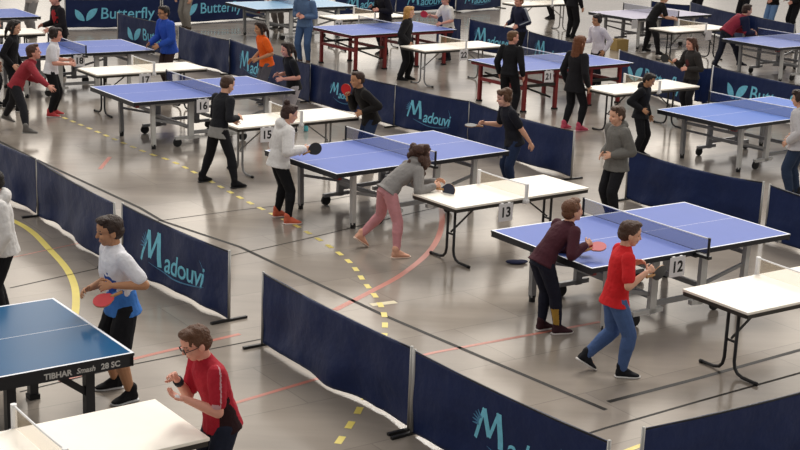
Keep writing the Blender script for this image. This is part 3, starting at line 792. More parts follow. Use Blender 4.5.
    fuse('hoodie' if s.get('hood') else s.get('top', 'shirt'), sp_, vc, mats, root, 3, .012, TEX, pattern if s_pat else None)
    # trousers
    pc, pl = s['pants'][0], s['pants'][1]; e2 = max(.0065, s['pants'][2]) if len(s['pants']) > 2 else .008
    pp = [loft([(pel-S1*.055*H, L, Fw, .085*H*gw+e2, .064*H*gw+e2), (pel, L, Fw, .095*H*gw+e2*.6, .068*H*gw+e2*.6), (pel+S1*.035*H, L, Fw, .088*H*gw+e2*.3, .063*H*gw+e2*.3), (pel+S1*.065*H, L, Fw, .083*H*gw+.004, .061*H*gw+.004)])]
    for hip, kn, an, td in legs:
        pp += [cap(hip.lerp(kn, .06), kn if pl == 'long' else hip.lerp(kn, .85), .055*H+e2*.8, .039*H+e2*(1 if pl == 'long' else 2.5))]
        if pl == 'long': pp += [cap(kn, kn.lerp(an, .35), .039*H+e2, .039*H+e2), cap(kn.lerp(an, .35), kn.lerp(an, .93), .037*H+e2, .024*H+e2)]
    pmats = [fabric(pc)]; pcb = None
    if s.get('pstripe'):
        pmats.append(fabric(s['pstripe'][0]))
        def pcb(o):
            hip, kn, an, td = legs[s['pstripe'][1]]
            for p in o.data.polygons:
                x = p.center; dd = an-kn; t = (x-kn).dot(dd)/dd.length_squared
                if .35 < t < 1 and (x-kn-dd*t).length < .06*H and (x-kn-dd*t).normalized().dot(-L*.5-F*.6 if s['pstripe'][1] else L) > .55: p.material_index = 1
    fuse(s.get('bottom', 'trousers'), pp, vc, pmats, root, 3, .010, TEX, pcb)
    # shoes
    if s.get('shoes'):
        for i, (hip, kn, an, td) in enumerate(legs):
            sx = U.cross(td)
            pit = -heel[i]*.75; axd = (Matrix.Rotation(-pit, 3, sx) @ td); axu = axd.cross(sx)*1
            axu = axu if axu.z > 0 else -axu
            g = lambda f, l, u: an+axd*(f*H)+sx*(l*H)+axu*(u*H)
            sh_ = [loft([(g(-.036, 0, -.018), sx, axu, .018*H, .02*H), (g(-.025, 0, -.012), sx, axu, .025*H, .03*H), (g(.01, 0, -.012), sx, axu, .026*H, .03*H), (g(.045, 0, -.021), sx, axu, .030*H, .021*H), (g(.08, 0, -.027), sx, axu, .031*H, .015*H), (g(.105, 0, -.031), sx, axu, .022*H, .010*H), (g(.115, 0, -.033), sx, axu, .010*H, .006*H)], 14),
                   cap(g(0, 0, -.01), g(-.006, 0, .03), .030*H, .030*H), cap(g(.01, 0, -.0), g(.06, 0, -.022), .027*H, .020*H)]
            so_ = fuse('shoe', sh_, .007 if near else .011, fabric(s['shoes'][0]), root, 2)
            lo = [loft([(g(-.042, 0, -.04), sx, axu, .016*H, .0065*H), (g(-.028, 0, -.04), sx, axu, .028*H, .0065*H), (g(.02, 0, -.04), sx, axu, .029*H, .0065*H), (g(.07, 0, -.04), sx, axu, .034*H, .0065*H), (g(.105, 0, -.039), sx, axu, .026*H, .006*H), (g(.12, 0, -.037), sx, axu, .012*H, .005*H)], 14)]
            MBs = MB().add(*lo[0]); MBs.build('sole', mat('sole_'+s['shoes'][1], s['shoes'][1], .6, .08), so_, True)
    if s.get('band') is not None:
        sj, el, wr, hv, nr = arms[s['band']]; MB().tube([el.lerp(wr, .78), el.lerp(wr, .97)], .023*H, 14).build('wristband', fabric('26262c'), root, True)
    s['_arms'] = arms; s['_b'] = b
    return root
M_WOOD = mat('paddle_wood', 'b98a56', .5, .15, 30)
def paddle(hand, blade, face, label, col='c2303a', col2='17171a', group='table tennis paddles', r=.078):
    """hand = point where it is gripped, blade = centre of the blade, face = direction the first rubber looks"""
    h, c = V(hand), V(blade); d = (c-h).normalized(); c = h+d*.125; f = V(face); f = (f-d*f.dot(d)).normalized(); l = d.cross(f)
    t = thing('paddle', label, 'table tennis paddle', h, 0, group)
    def oval(mb, off, th, rr):
        n = 24; vs = []
        for o_ in (off-th/2, off+th/2):
            for i in range(n):
                a = 2*PI*i/n; x = math.cos(a); vs.append(c-h+d*(x*rr*1.02-(.012 if x < -.8 else 0))+l*(math.sin(a)*rr*.95)+f*o_)
        mb.add(vs, [tuple(range(n)), tuple(range(2*n-1, n-1, -1))]+[(i, n+i, n+(i+1) % n, (i+1) % n) for i in range(n)])
        return mb
    oval(MB(), 0, .006, r).build('blade', M_WOOD, t)
    oval(MB(), .0048, .0035, r*.985).build('rubber', mat('rubber_'+col, col, .5, .08), t)
    oval(MB(), -.0048, .0035, r*.985).build('rubber', mat('rubber_'+col2, col2, .5, .08), t)
    MB().tube([-d*.045, d*.0, d*.055], [.014, .0125, .0145], 10).build('handle', M_WOOD, t, True)
    return t
def ell0(c, r):
    return ell(c, (V((1,0,0)), V((0,1,0)), V((0,0,1))), r)
person({'base': (-2.22, 11.076, 0.0), 'H': 1.55, 'yaw': 214, 'label': 'person in white and blue T-shirt and black shorts holding a red paddle', 'shirt': ('e4e4ea', 'short', 0.02), 'pants': ('17181d', 'short', 0.016), 'hair': ('short', '32221a'), 'feet': ((-2.147, 10.995), (-2.325, 11.269)), 'hands': ((-2.27, 10.856, 0.958), (-2.492, 10.956, 0.901)), 'lean': 8, 'near': 2, 'skin': 'tan', 'shoes': ('17171a', 'd0d0d0'), 'hp': 8, 'hy': -8, 'zones': (('blotch', '3f78c4', 0.095), ('motif', '2b4f9c', 0.13, 0.05, 0.02)), 'hem': 0.03, 'curl': (0.75, 0.5), 'bottom': 'shorts'})
paddle((-2.222, 10.856, 0.96), (-2.314, 10.796, 0.926), (-0.1, -0.5, 0.85), 'red paddle held by the person in white and blue', 'd64a4f', 'b32b33')
person({'base': (-1.139, 8.931, 0.0), 'H': 1.45, 'yaw': 212, 'label': 'person with glasses in a red and black shirt at the white mini table', 'shirt': ('a81f30', 'short', 0.02), 'pants': ('1d2233', 'long', 0.012), 'hair': ('short', '5a3a26'), 'feet': ((-1.103, 8.836), (-1.175, 9.026)), 'hands': ((-1.383, 8.631, 0.941), (-1.447, 8.751, 1.036)), 'lean': 16, 'near': 2, 'skin': 'pink', 'glasses': 1, 'band': 1, 'hp': 22, 'zones': (('sleeve', 'c79aa0', 0.95), ('side', '2a1418')), 'curl': (0.35, 0.8), 'hem': 0.02, 'shoes': ('222226', 'c8c8c8'), 'palm': ((0.2, 0, 1.0), None)})
bl=ell0((-1.387, 8.621, 1.003),(.02,.02,.02)); o=MB().add(*[[tuple(V(p)-V((-1.387, 8.621, 1.003))) for p in bl[0]],bl[1]]).build('ball', M_WHITE, None, True); o.location=(-1.387, 8.621, 1.003); tag(o,'white ball at the fingers of the person in red and black','table tennis ball')
person({'base': (-3.645, 12.743, 0.0), 'H': 1.5, 'yaw': 200, 'label': 'person in a white hooded top and black trousers at the left edge', 'shirt': ('dcdad8', 'long', 0.026), 'pants': ('15151a', 'long', 0.01), 'hair': ('crop', '1d1714'), 'feet': ((-3.63, 12.642), (-3.66, 12.844)), 'hands': ((0.12, 0.2, 0.66, 'loc'), None), 'lean': 6, 'near': 1, 'skin': 'tan', 'hood': 1, 'zones': (('sleeve', '8f949c', 0.94),), 'hem': 0.02, 'shoes': ('17171a', '17171a'), 'hp': 12})
person({'base': (1.467, 13.134, 0.0), 'H': 1.42, 'yaw': 28, 'label': 'person in a maroon jumper leaning over table 12 with a red paddle', 'shirt': ('47222c', 'long', 0.014), 'pants': ('1b1d2c', 'long', 0.004), 'hair': ('short', '6a4630'), 'feet': ((1.406, 13.216), (1.552, 13.115)), 'hands': ((1.781, 13.254, 0.791), (1.804, 13.084, 0.86)), 'lean': 40, 'pf': -0.13, 'near': 2, 'skin': 'fair', 'shoes': ('3a2026', 'd0c8c4'), 'pstripe': ('b08a3c', 1), 'hp': -8, 'hy': -4, 'curl': (0.4, 0.9)})
paddle((1.775, 13.074, 0.861), (1.903, 13.134, 0.889), (0.0, -0.35, 1), 'red paddle in the hand of the person in maroon', 'b8202c', '17171a')
person({'base': (1.882, 12.016, 0.0), 'H': 1.42, 'yaw': 8, 'label': 'person in a plain red T-shirt and blue jeans stepping beside table 12', 'shirt': ('d3262b', 'short', 0.018), 'pants': ('4a628f', 'long', 0.012), 'hair': ('short', '4a3226'), 'feet': ((1.699, 12.122), (2.014, 12.006)), 'hands': ((2.108, 12.136, 0.957), (2.199, 11.936, 0.957)), 'heel': (0.75, 0), 'lean': 7, 'pf': 0.06, 'near': 2, 'skin': 'fair', 'shoes': ('1b1c22', 'dddad6'), 'hp': 10, 'hy': -6, 'curl': (0.5, 0.9), 'hem': 0.03})
paddle((2.181, 11.936, 0.965), (2.322, 12.056, 0.98), (-0.2, -0.9, -0.2), 'dark paddle held by the person in the red T-shirt', '23242c', '3a2f38')
person({'base': (-0.171, 15.803, 0.0), 'H': 1.42, 'yaw': 26, 'label': 'person in a grey hoodie and pink leggings leaning over a white mini table', 'shirt': ('8a8785', 'long', 0.02), 'pants': ('c98d92', 'long', 0.004), 'hair': ('curly', '4a3128'), 'feet': ((-0.449, 15.889), (-0.03, 15.534)), 'hands': ((0.437, 15.953, 0.777), (0.412, 15.753, 0.753)), 'heel': (0.8, 0), 'lean': 52, 'pf': 0.1, 'near': 2, 'skin': 'fair', 'hood': 1, 'shoes': ('d9a58c', 'e6cdbb'), 'hp': 8, 'hem': -0.02, 'curl': (0.6, 0.8), 'crouch': 0.02, 'bottom': 'leggings'})
paddle((0.434, 15.753, 0.765), (0.534, 15.683, 0.775), (0.0, -1, 0.1), 'dark navy paddle held by the person in pink leggings', '2a2f45', '20222e')
person({'base': (-1.427, 16.92, 0.0), 'H': 1.45, 'yaw': 22, 'label': 'person in a white hoodie and black leggings holding a black paddle', 'shirt': ('e2e0de', 'long', 0.034), 'pants': ('17171b', 'long', 0.002), 'hair': ('bun', '37221c'), 'feet': ((-1.521, 17.15), (-1.358, 16.835)), 'hands': ((0.22, 0.08, 0.8, 'loc'), (-1.151, 16.89, 0.877)), 'lean': 10, 'pf': -0.06, 'near': 2, 'skin': 'fair', 'hood': 1, 'shoes': ('d1694f', 'e8d8d0'), 'hp': 14, 'hem': 0.02, 'curl': (0.5, 0.9), 'bottom': 'leggings'})
paddle((-1.163, 16.89, 0.876), (-1.011, 16.94, 0.945), (0.0, -1, 0.2), 'black paddle held by the person in the white hoodie', '1a1a1e', '1a1a1e')
person({'base': (-2.464, 18.664, 0.0), 'H': 1.48, 'yaw': 44, 'label': 'person in a black jumper with a long grey shirt tail beside card 16', 'shirt': ('1f2025', 'long', 0.014), 'pants': ('1a1a1f', 'long', 0.003), 'hair': ('crop', '4a3427'), 'feet': ((-2.693, 18.861), (-2.215, 18.59)), 'hands': ((0.3, 0.1, 0.78, 'loc'), (-2.177, 18.764, 0.861)), 'lean': 10, 'near': 1, 'skin': 'fair', 'shoes': ('17171a', '17171a'), 'hp': 20, 'zones': (('hem', '8f8d8a', 0.02),), 'hem': 0.07})
person({'base': (-5.531, 21.016, 0.0), 'H': 1.48, 'yaw': 12, 'label': 'person in a dark red jumper lunging at the left', 'shirt': ('97303a', 'long', 0.016), 'pants': ('1d1d22', 'long', 0.008), 'hair': ('short', '4b3024'), 'feet': ((-6.231, 21.976), (-5.569, 20.933)), 'hands': ((0.35, 0.12, 0.75, 'loc'), (-5.214, 21.016, 0.768)), 'heel': (0.5, 0), 'lean': 34, 'pf': 0.02, 'near': 1, 'skin': 'pink', 'shoes': ('6d6a66', '8a8884'), 'hp': -10})
person({'base': (-5.763, 23.127, 0.0), 'H': 1.45, 'yaw': 8, 'label': 'person in a white T-shirt and black trousers at the left', 'shirt': ('e2e1e6', 'short', 0.018), 'pants': ('141418', 'long', 0.012), 'hair': ('mop', '2a1d19'), 'feet': ((-5.757, 23.229), (-5.769, 23.025)), 'hands': ((0.3, 0.15, 0.85, 'loc'), (-5.412, 23.027, 0.833)), 'lean': 8, 'near': 1, 'skin': 'pink', 'shoes': ('c3464a', 'd6d2ce'), 'hem': 0.0})
person({'base': (-6.464, 23.416, 0.0), 'H': 1.5, 'yaw': -4, 'label': 'person all in close-fitting black clothes standing at the far left', 'shirt': ('18181c', 'long', 0.01), 'pants': ('16161a', 'long', 0.004), 'hair': ('tail', '1f1714'), 'feet': ((-6.662, 23.655), (-6.362, 23.346)), 'hands': (None, (0.1, -0.2, 0.72, 'loc')), 'lean': 6, 'near': 1, 'skin': 'fair', 'shoes': ('1b1b1e', 'c4bfba')})
person({'base': (-6.918, 23.789, 0.0), 'H': 1.5, 'yaw': 15, 'label': 'person in dark clothes only half inside the left edge', 'shirt': ('2b2c34', 'long', 0.014), 'pants': ('1b1c22', 'long', 0.008), 'hair': ('short', '5a3b2a'), 'feet': ((-6.924, 23.891), (-6.911, 23.687)), 'hands': (None, None), 'near': 0, 'shoes': ('26262a', 'a9a5a0')})
person({'base': (-4.331, 26.067, 0.0), 'H': 1.55, 'yaw': 222, 'label': 'person with glasses in a bright blue long shirt at the end of table 18', 'shirt': ('2a4fae', 'long', 0.03), 'pants': ('3a2c2c', 'long', 0.01), 'hair': ('short', '241a16'), 'feet': ((-4.279, 25.979), (-4.383, 26.155)), 'hands': ((0.33, 0.16, 0.8, 'loc'), (0.33, -0.16, 0.8, 'loc')), 'lean': 10, 'near': 1, 'skin': 'tan', 'glasses': 1, 'hem': 0.06, 'shoes': ('26262a', 'b0aca8')})
person({'base': (-2.439, 24.941, 0.0), 'H': 1.47, 'yaw': 205, 'label': 'person in a bright orange T-shirt and grey trousers by the barriers', 'shirt': ('e8631f', 'short', 0.02), 'pants': ('5c5a63', 'long', 0.01), 'hair': ('tail', '2b1c16'), 'feet': ((-2.415, 24.842), (-2.463, 25.04)), 'hands': ((0.22, 0.18, 0.78, 'loc'), (0.22, -0.18, 0.72, 'loc')), 'lean': 12, 'near': 1, 'skin': 'tan', 'hem': 0.02, 'shoes': ('3a3a3e', 'b0aca8')})
person({'base': (-1.772, 22.609, 0.0), 'H': 1.45, 'yaw': 205, 'label': 'person in a black T-shirt and pale trousers at the end of table 16', 'shirt': ('17181c', 'short', 0.016), 'pants': ('aaa4a8', 'long', 0.012), 'hair': ('tail', '2b1d18'), 'feet': ((-1.748, 22.51), (-1.796, 22.708)), 'hands': ((0.25, 0.14, 0.82, 'loc'), (0.25, -0.12, 0.85, 'loc')), 'lean': 12, 'near': 1, 'skin': 'pink', 'hem': 0.02, 'shoes': ('3a3a3e', 'b0aca8')})
person({'base': (-2.142, 29.912, 0.0), 'H': 1.62, 'yaw': 250, 'label': 'person in a blue denim jacket and jeans behind the chain of barriers', 'shirt': ('5a7396', 'long', 0.02), 'pants': ('48628a', 'long', 0.01), 'hair': ('long', '6b3b24'), 'feet': ((-2.054, 29.859), (-2.229, 29.965)), 'hands': ((0.22, 0.06, 0.95, 'loc'), (0.22, -0.08, 0.98, 'loc')), 'lean': 4, 'near': 1, 'skin': 'pink', 'shoes': ('5a4a44', 'a8a29c')})
person({'base': (-0.476, 20.096, 0.0), 'H': 1.45, 'yaw': 204, 'label': 'person in a black jacket raising a red paddle near the barrier', 'shirt': ('1d1b1b', 'long', 0.022), 'pants': ('2c3a58', 'long', 0.012), 'hair': ('crop', '3a2419'), 'feet': ((-0.454, 19.997), (-0.498, 20.195)), 'hands': ((0.2, 0.2, 0.8, 'loc'), (-0.832, 20.046, 1.018)), 'lean': 24, 'near': 1, 'skin': 'tan', 'hem': 0.03, 'shoes': ('26262a', 'b0aca8'), 'curl': (0.4, 0.9)})
paddle((-0.818, 20.036, 1.021), (-0.836, 20.036, 1.162), (-0.3, -0.95, 0.1), 'bright red paddle held up by the person in the black jacket', 'c4161d', 'c4161d')
person({'base': (-0.014, 28.31, 0.0), 'H': 1.46, 'yaw': -8, 'label': 'person in a loose black tracksuit beside the white table with card 22', 'shirt': ('1b1b1f', 'long', 0.034), 'pants': ('19191d', 'long', 0.02), 'hair': ('long', 'c09050', 0.9), 'feet': ((0.025, 28.376), (-0.122, 28.265)), 'hands': (None, (0.1, -0.16, 0.7, 'loc')), 'lean': 5, 'near': 1, 'skin': 'fair', 'shoes': ('1b1b1e', '2a2a2c')})
person({'base': (0.879, 31.229, 0.0), 'H': 1.45, 'yaw': 212, 'label': 'person in a white T-shirt raising a red paddle at the back', 'shirt': ('e6e2da', 'short', 0.018), 'pants': ('1d1f2c', 'long', 0.012), 'hair': ('short', '3b2a20'), 'feet': ((0.915, 31.134), (0.843, 31.324)), 'hands': ((0.3, 0.14, 0.78, 'loc'), (0.427, 31.129, 0.943)), 'lean': 10, 'near': 1, 'skin': 'pink', 'shoes': ('26262a', 'b0aca8'), 'curl': (0.4, 0.9)})
paddle((0.449, 31.129, 0.944), (0.294, 31.129, 1.024), (-0.3, -0.95, 0.1), 'red paddle raised by the person in white at the back', 'cc2f3f', 'cc2f3f')
person({'base': (-0.5, 31.75, 0.0), 'H': 1.58, 'yaw': 215, 'label': 'person in a dark jacket behind the far red-legged table', 'shirt': ('1c1a20', 'long', 0.024), 'pants': ('1c1d26', 'long', 0.012), 'hair': ('crop', '2a1b14'), 'feet': ((-0.459, 31.657), (-0.541, 31.843)), 'hands': ((0.3, 0.14, 0.95, 'loc'), (0.35, -0.1, 1.0, 'loc')), 'lean': 14, 'near': 0, 'skin': 'pink', 'shoes': ('26262a', 'b0aca8')})
person({'base': (1.486, 18.942, 0.0), 'H': 1.45, 'yaw': 200, 'label': 'person in a black T-shirt reaching out sideways with a paddle', 'shirt': ('1b1c24', 'short', 0.018), 'pants': ('22304e', 'long', 0.008), 'hair': ('mop', '54361f'), 'feet': ((1.501, 18.841), (1.471, 19.043)), 'hands': ((1.78, 18.842, 0.597), (1.038, 19.062, 0.879)), 'lean': 18, 'near': 2, 'skin': 'fair', 'hem': 0.03, 'shoes': ('26262a', 'b0aca8'), 'curl': (0.3, 0.9), 'pole': ((0.2, 0.6, -0.4), (-0.1, -0.4, -0.9)), 'hp': 10})
paddle((1.025, 19.062, 0.879), (0.837, 19.092, 0.879), (0.1, -0.15, 1), 'black paddle at the end of the outstretched arm', '202024', '202024')
person({'base': (2.68, 17.62, 0.0), 'H': 1.48, 'yaw': 206, 'label': 'person in a grey hooded jacket and black trousers by the barrier', 'shirt': ('6e6c68', 'long', 0.03), 'pants': ('1b1b20', 'long', 0.014), 'hair': ('short', '4c3628'), 'feet': ((2.706, 17.521), (2.654, 17.719)), 'hands': ((0.16, 0.1, 0.82, 'loc'), (0.14, -0.12, 0.8, 'loc')), 'lean': 3, 'near': 2, 'skin': 'fair', 'hood': 1, 'hem': 0.05, 'shoes': ('17171a', 'c4c0bc'), 'top': 'jacket', 'hp': 6})
person({'base': (3.604, 21.675, 0.0), 'H': 1.32, 'yaw': -28, 'label': 'person in a black hoodie looking down behind the grey jacket', 'shirt': ('19191d', 'long', 0.022), 'pants': ('17171b', 'long', 0.012), 'hair': ('short', '241a16'), 'feet': ((3.669, 21.754), (3.539, 21.596)), 'hands': (None, (0.08, -0.2, 0.72, 'loc')), 'lean': 5, 'near': 1, 'skin': 'tan', 'hood': 1, 'hem': 0.03, 'shoes': ('17171a', 'c4c0bc'), 'hp': 24, 'zones': (('motif', '9a9aa2', 0.2, 0.014, 0.04),)})
person({'base': (2.79, 23.767, 0.0), 'H': 1.58, 'yaw': 40, 'label': 'person in a long black coat and red shoes beside card 21', 'shirt': ('1d1c20', 'long', 0.018), 'pants': ('1a1a1e', 'long', 0.008), 'hair': ('long', '6e3f22', 1.75), 'feet': ((2.687, 23.745), (2.925, 23.619)), 'hands': (None, None), 'lean': 3, 'near': 2, 'skin': 'fair', 'shoes': ('c9546a', 'd88a98'), 'hem': 0.12, 'top': 'coat'})
person({'base': (1.796, 24.809, 0.0), 'H': 1.48, 'yaw': 60, 'label': 'person in black with arms hanging down beside the red-legged table', 'shirt': ('1a1a1e', 'long', 0.02), 'pants': ('17171b', 'long', 0.014), 'hair': ('crop', '6a4a30'), 'feet': ((1.692, 24.869), (1.9, 24.749)), 'hands': (None, None), 'lean': 3, 'near': 1, 'skin': 'pink', 'hy': -40, 'shoes': ('1b1b1e', '2a2a2c')})
person({'base': (2.422, 31.044, 0.0), 'H': 1.5, 'yaw': 215, 'label': 'person in a navy jacket with a grey stripe at the far barrier', 'shirt': ('23263c', 'long', 0.022), 'pants': ('17171b', 'long', 0.012), 'hair': ('short', '8a5a3a'), 'feet': ((2.463, 30.951), (2.381, 31.137)), 'hands': ((0.2, 0.16, 0.8, 'loc'), (0.3, -0.12, 0.82, 'loc')), 'lean': 7, 'near': 1, 'skin': 'pink', 'zones': (('sleeve', '9aa0a8', 0.85),), 'shoes': ('1b1b1e', 'b0aca8')})
person({'base': (3.788, 28.358, 0.0), 'H': 1.46, 'yaw': 214, 'label': 'person in a pale long-sleeved top behind the red-legged table', 'shirt': ('d9d4dc', 'long', 0.016), 'pants': ('1d1d24', 'long', 0.012), 'hair': ('mop', '1d1614'), 'feet': ((3.827, 28.264), (3.749, 28.452)), 'hands': ((3.883, 28.108, 0.701), (0.28, -0.12, 0.85, 'loc')), 'lean': 10, 'near': 1, 'skin': 'tan', 'hem': 0.02, 'shoes': ('1b1b1e', 'b0aca8')})
person({'base': (5.06, 25.316, 0.0), 'H': 1.44, 'yaw': 206, 'label': 'person in a dark jacket holding a black paddle behind the wing emblem barrier', 'shirt': ('33302f', 'long', 0.02), 'pants': ('1d1d22', 'long', 0.01), 'hair': ('tail', '4a2c1e'), 'feet': ((5.086, 25.217), (5.034, 25.415)), 'hands': ((4.909, 25.096, 0.845), (4.699, 25.266, 0.971)), 'lean': 6, 'near': 1, 'skin': 'pink', 'shoes': ('1b1b1e', 'b0aca8'), 'curl': (0.5, 0.9), 'zones': (('motif', '5c2c30', 0.17, 0.04, 0.0),)})
paddle((4.662, 25.266, 0.987), (4.523, 25.316, 1.063), (-0.2, -0.95, 0.1), 'black paddle held by the person behind the wing emblem barrier', '1c1a1c', '1c1a1c')
person({'base': (6.985, 31.471, 0.0), 'H': 1.6, 'yaw': 14, 'label': 'person in a maroon and navy jacket bending towards the corner table', 'shirt': ('8e2c3d', 'long', 0.04), 'pants': ('1f2230', 'long', 0.012), 'hair': ('short', '3a271f'), 'feet': ((6.784, 31.565), (7.393, 31.726)), 'hands': ((0.62, 0.12, 0.78, 'loc'), (0.62, -0.1, 0.76, 'loc')), 'lean': 48, 'pf': -0.08, 'near': 1, 'skin': 'fair', 'zones': (('sleeve', '20243c', -0.3),), 'shoes': ('2a2c38', 'c4c0bc'), 'top': 'jacket'})
person({'base': (5.748, 33.646, 0.0), 'H': 1.5, 'yaw': 12, 'label': 'person in black leaning over the far white table', 'shirt': ('1a191c', 'short', 0.022), 'pants': ('171619', 'long', 0.014), 'hair': ('short', 'c8a878'), 'feet': ((5.606, 33.945), (5.838, 33.338)), 'hands': ((0.55, 0.12, 0.8, 'loc'), (0.55, -0.12, 0.8, 'loc')), 'lean': 30, 'pf': -0.06, 'near': 1, 'skin': 'fair', 'shoes': ('1b1b1e', '2a2a2c')})
person({'base': (4.075, 36.052, 0.0), 'H': 1.62, 'yaw': 40, 'label': 'person in black whose head is cut by the top edge', 'shirt': ('1b1a1e', 'long', 0.02), 'pants': ('171619', 'long', 0.014), 'hair': ('short', '2a1d18'), 'feet': ((4.026, 36.141), (4.124, 35.962)), 'hands': (None, None), 'near': 0, 'shoes': ('1b1b1e', '2a2a2c')})
person({'base': (5.406, 19.317, 0.0), 'H': 1.5, 'yaw': 150, 'label': 'person in a pale grey hoodie and jeans at the right edge', 'shirt': ('cbc8ca', 'long', 0.036), 'pants': ('2c3a52', 'long', 0.016), 'hair': ('mop', '33241d'), 'feet': ((5.339, 19.24), (5.473, 19.394)), 'hands': ((0.1, 0.2, 0.75, 'loc'), (0.12, -0.18, 0.78, 'loc')), 'lean': 4, 'near': 2, 'skin': 'fair', 'hood': 1, 'hem': 0.04, 'shoes': ('2a2a2e', 'b0aca8')})
person({'base': (-6.564, 27.186, 0.0), 'H': 1.6, 'yaw': 214, 'label': 'person in a red and black top by the wing emblem barrier', 'shirt': ('1e1a1e', 'long', 0.022), 'pants': ('17171b', 'long', 0.014), 'hair': ('crop', '1d1512'), 'feet': ((-6.525, 27.092), (-6.603, 27.28)), 'hands': ((0.3, 0.16, 0.85, 'loc'), (0.34, -0.14, 0.9, 'loc')), 'lean': 8, 'near': 1, 'skin': 'pink', 'zones': (('motif', 'a8242c', 0.2, 0.075, 0.0),), 'shoes': ('1b1b1e', '2a2a2c')})
person({'base': (-8.458, 32.386, 0.0), 'H': 1.6, 'yaw': 225, 'label': 'person in a pale grey shirt at the top left corner', 'shirt': ('b9b0ac', 'long', 0.022), 'pants': ('8f8c8c', 'long', 0.014), 'hair': ('short', '3a2a20'), 'feet': ((-8.401, 32.301), (-8.514, 32.471)), 'hands': ((0.2, 0.15, 0.95, 'loc'), (0.25, -0.1, 1.0, 'loc')), 'near': 0, 'skin': 'tan', 'shoes': ('1b1b1e', '2a2a2c')})
person({'base': (-5.325, 34.673, 0.0), 'H': 1.62, 'yaw': 230, 'label': 'person in light grey trousers standing by the chain of barriers', 'shirt': ('4a4438', 'long', 0.02), 'pants': ('8c8780', 'long', 0.016), 'hair': ('short', '3a2a20'), 'feet': ((-5.261, 34.593), (-5.389, 34.753)), 'hands': (None, None), 'near': 0, 'skin': 'fair', 'shoes': ('4a3c30', 'a8a29c')})
person({'base': (-6.277, 36.864, 0.0), 'H': 1.62, 'yaw': 225, 'label': 'person in a mustard yellow top beside the wing emblem barrier', 'shirt': ('b89a58', 'long', 0.02), 'pants': ('2a2430', 'long', 0.016), 'hair': ('short', '3a2a20'), 'feet': ((-6.22, 36.779), (-6.333, 36.949)), 'hands': (None, None), 'near': 0, 'skin': 'tan', 'shoes': ('2a2a2c', 'a8a29c')})
person({'base': (-3.183, 35.559, 0.0), 'H': 1.62, 'yaw': 240, 'label': 'person in grey brown trousers behind the person in orange', 'shirt': ('b07868', 'short', 0.02), 'pants': ('77706c', 'long', 0.018), 'hair': ('short', '3a2a20'), 'feet': ((-3.106, 35.492), (-3.259, 35.626)), 'hands': (None, None), 'near': 0, 'skin': 'pink', 'shoes': ('3a3532', 'a8a29c')})
person({'base': (4.001, 40.141, 0.0), 'H': 1.55, 'yaw': 200, 'label': 'person in black trousers behind the far white table, nearer the middle', 'shirt': ('2a2a30', 'long', 0.02), 'pants': ('1a191d', 'long', 0.01), 'hair': ('short', '3a2a20'), 'feet': ((4.016, 40.041), (3.985, 40.242)), 'hands': (None, None), 'near': 0, 'shoes': ('1b1b1e', '2a2a2c')})
person({'base': (7.95, 39.816, 0.0), 'H': 1.6, 'yaw': 215, 'label': 'person with a bare arm standing at the far white table', 'shirt': ('24222a', 'short', 0.02), 'pants': ('1d1c22', 'long', 0.014), 'hair': ('short', '3a2a20'), 'feet': ((7.991, 39.723), (7.909, 39.91)), 'hands': ((0.3, 0.1, 0.85, 'loc'), (0.35, -0.1, 0.8, 'loc')), 'lean': 14, 'near': 0, 'skin': 'pink', 'shoes': ('1b1b1e', '2a2a2c')})
person({'base': (9.211, 39.771, 0.0), 'H': 1.6, 'yaw': 215, 'label': 'person with a tan arm raised behind the maroon jacket', 'shirt': ('3a3430', 'short', 0.02), 'pants': ('1d1c22', 'long', 0.014), 'hair': ('short', '3a2a20'), 'feet': ((9.252, 39.678), (9.17, 39.864)), 'hands': ((0.3, 0.1, 0.95, 'loc'), (0.35, -0.1, 0.95, 'loc')), 'lean': 10, 'near': 0, 'skin': 'tan', 'shoes': ('1b1b1e', '2a2a2c')})
person({'base': (9.706, 38.612, 0.0), 'H': 1.62, 'yaw': 210, 'label': 'person in a black jacket and light blue jeans in the top right', 'shirt': ('17161a', 'long', 0.024), 'pants': ('6d8fbb', 'long', 0.014), 'hair': ('short', '2a1d18'), 'feet': ((9.739, 38.515), (9.674, 38.708)), 'hands': ((0.2, 0.15, 0.85, 'loc'), (0.25, -0.12, 0.9, 'loc')), 'near': 0, 'skin': 'pink', 'shoes': ('1b1b1e', '2a2a2c')})
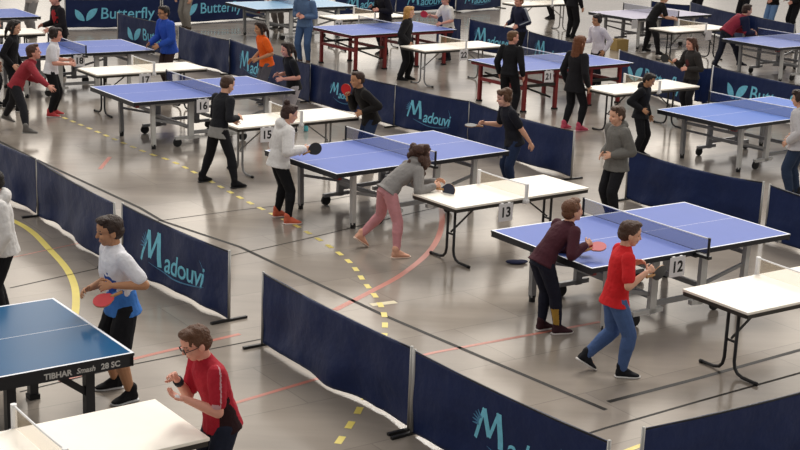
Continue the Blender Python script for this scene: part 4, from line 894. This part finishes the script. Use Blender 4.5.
person({'base': (10.23, 38.353, 0.0), 'H': 1.62, 'yaw': 200, 'label': 'person in loose black clothes in the top right corner', 'shirt': ('1a1719', 'long', 0.03), 'pants': ('17161a', 'long', 0.016), 'hair': ('long', '8a3c22', 0.8), 'feet': ((10.246, 38.252), (10.215, 38.453)), 'hands': ((0.2, 0.15, 0.85, 'loc'), (0.25, -0.12, 0.9, 'loc')), 'near': 0, 'skin': 'pink', 'shoes': ('1b1b1e', '2a2a2c')})
bt=MB(); bt.tube([(0,0,0),(0,0,.01),(0,0,.13),(0,0,.16),(0,0,.19)],[.034,.036,.036,.016,.014],14); o=bt.build('bottle', mat('cyan_plastic','5fc4d0',.3,.1), None, True); o.location=(-1.570,22.692,0); tag(o,'small cyan bottle standing on the floor under the white table','bottle')
gl=MB(); gl.add(*ell0((0,0,.025),(.11,.05,.025))); gl.add(*ell0((.08,.05,.02),(.07,.04,.02))); o=gl.build('dropped_cloth', mat('navy_rag','23294a',.8,.2), None, True); o.location=(1.307,15.481,0); tag(o,'small dark blue cloth lying on the floor under table 12','cloth')
o=MB().box((0,0,.13),(.34,.26,.26)).build('cardboard_box', mat('cardboard','a98d55',.8,.15), None, bevel=.004); o.location=(5.040,34.128,0); o.rotation_euler=(0,0,.5); tag(o,'tan cardboard box on the floor under the lilac grey table','box')

# ------------------------------------------------------------------ apply what was queued
bpy.context.view_layer.update()
dg = bpy.context.evaluated_depsgraph_get()
new = []
for o, cb in QUEUE:
    new.append(bpy.data.meshes.new_from_object(o.evaluated_get(dg), preserve_all_data_layers=False, depsgraph=dg))
for (o, cb), me in zip(QUEUE, new):
    if o.type == 'FONT':
        n = bpy.data.objects.new('tmp', me); C.objects.link(n)
        n.parent = o.parent; n.location = o.location; n.rotation_euler = o.rotation_euler
        nm = o.name; bpy.data.objects.remove(o); n.name = nm; o = n
    else:
        o.modifiers.clear(); o.data = me
        me.polygons.foreach_set('use_smooth', [True]*len(me.polygons))
    if cb: cb(o)
bpy.context.view_layer.update()
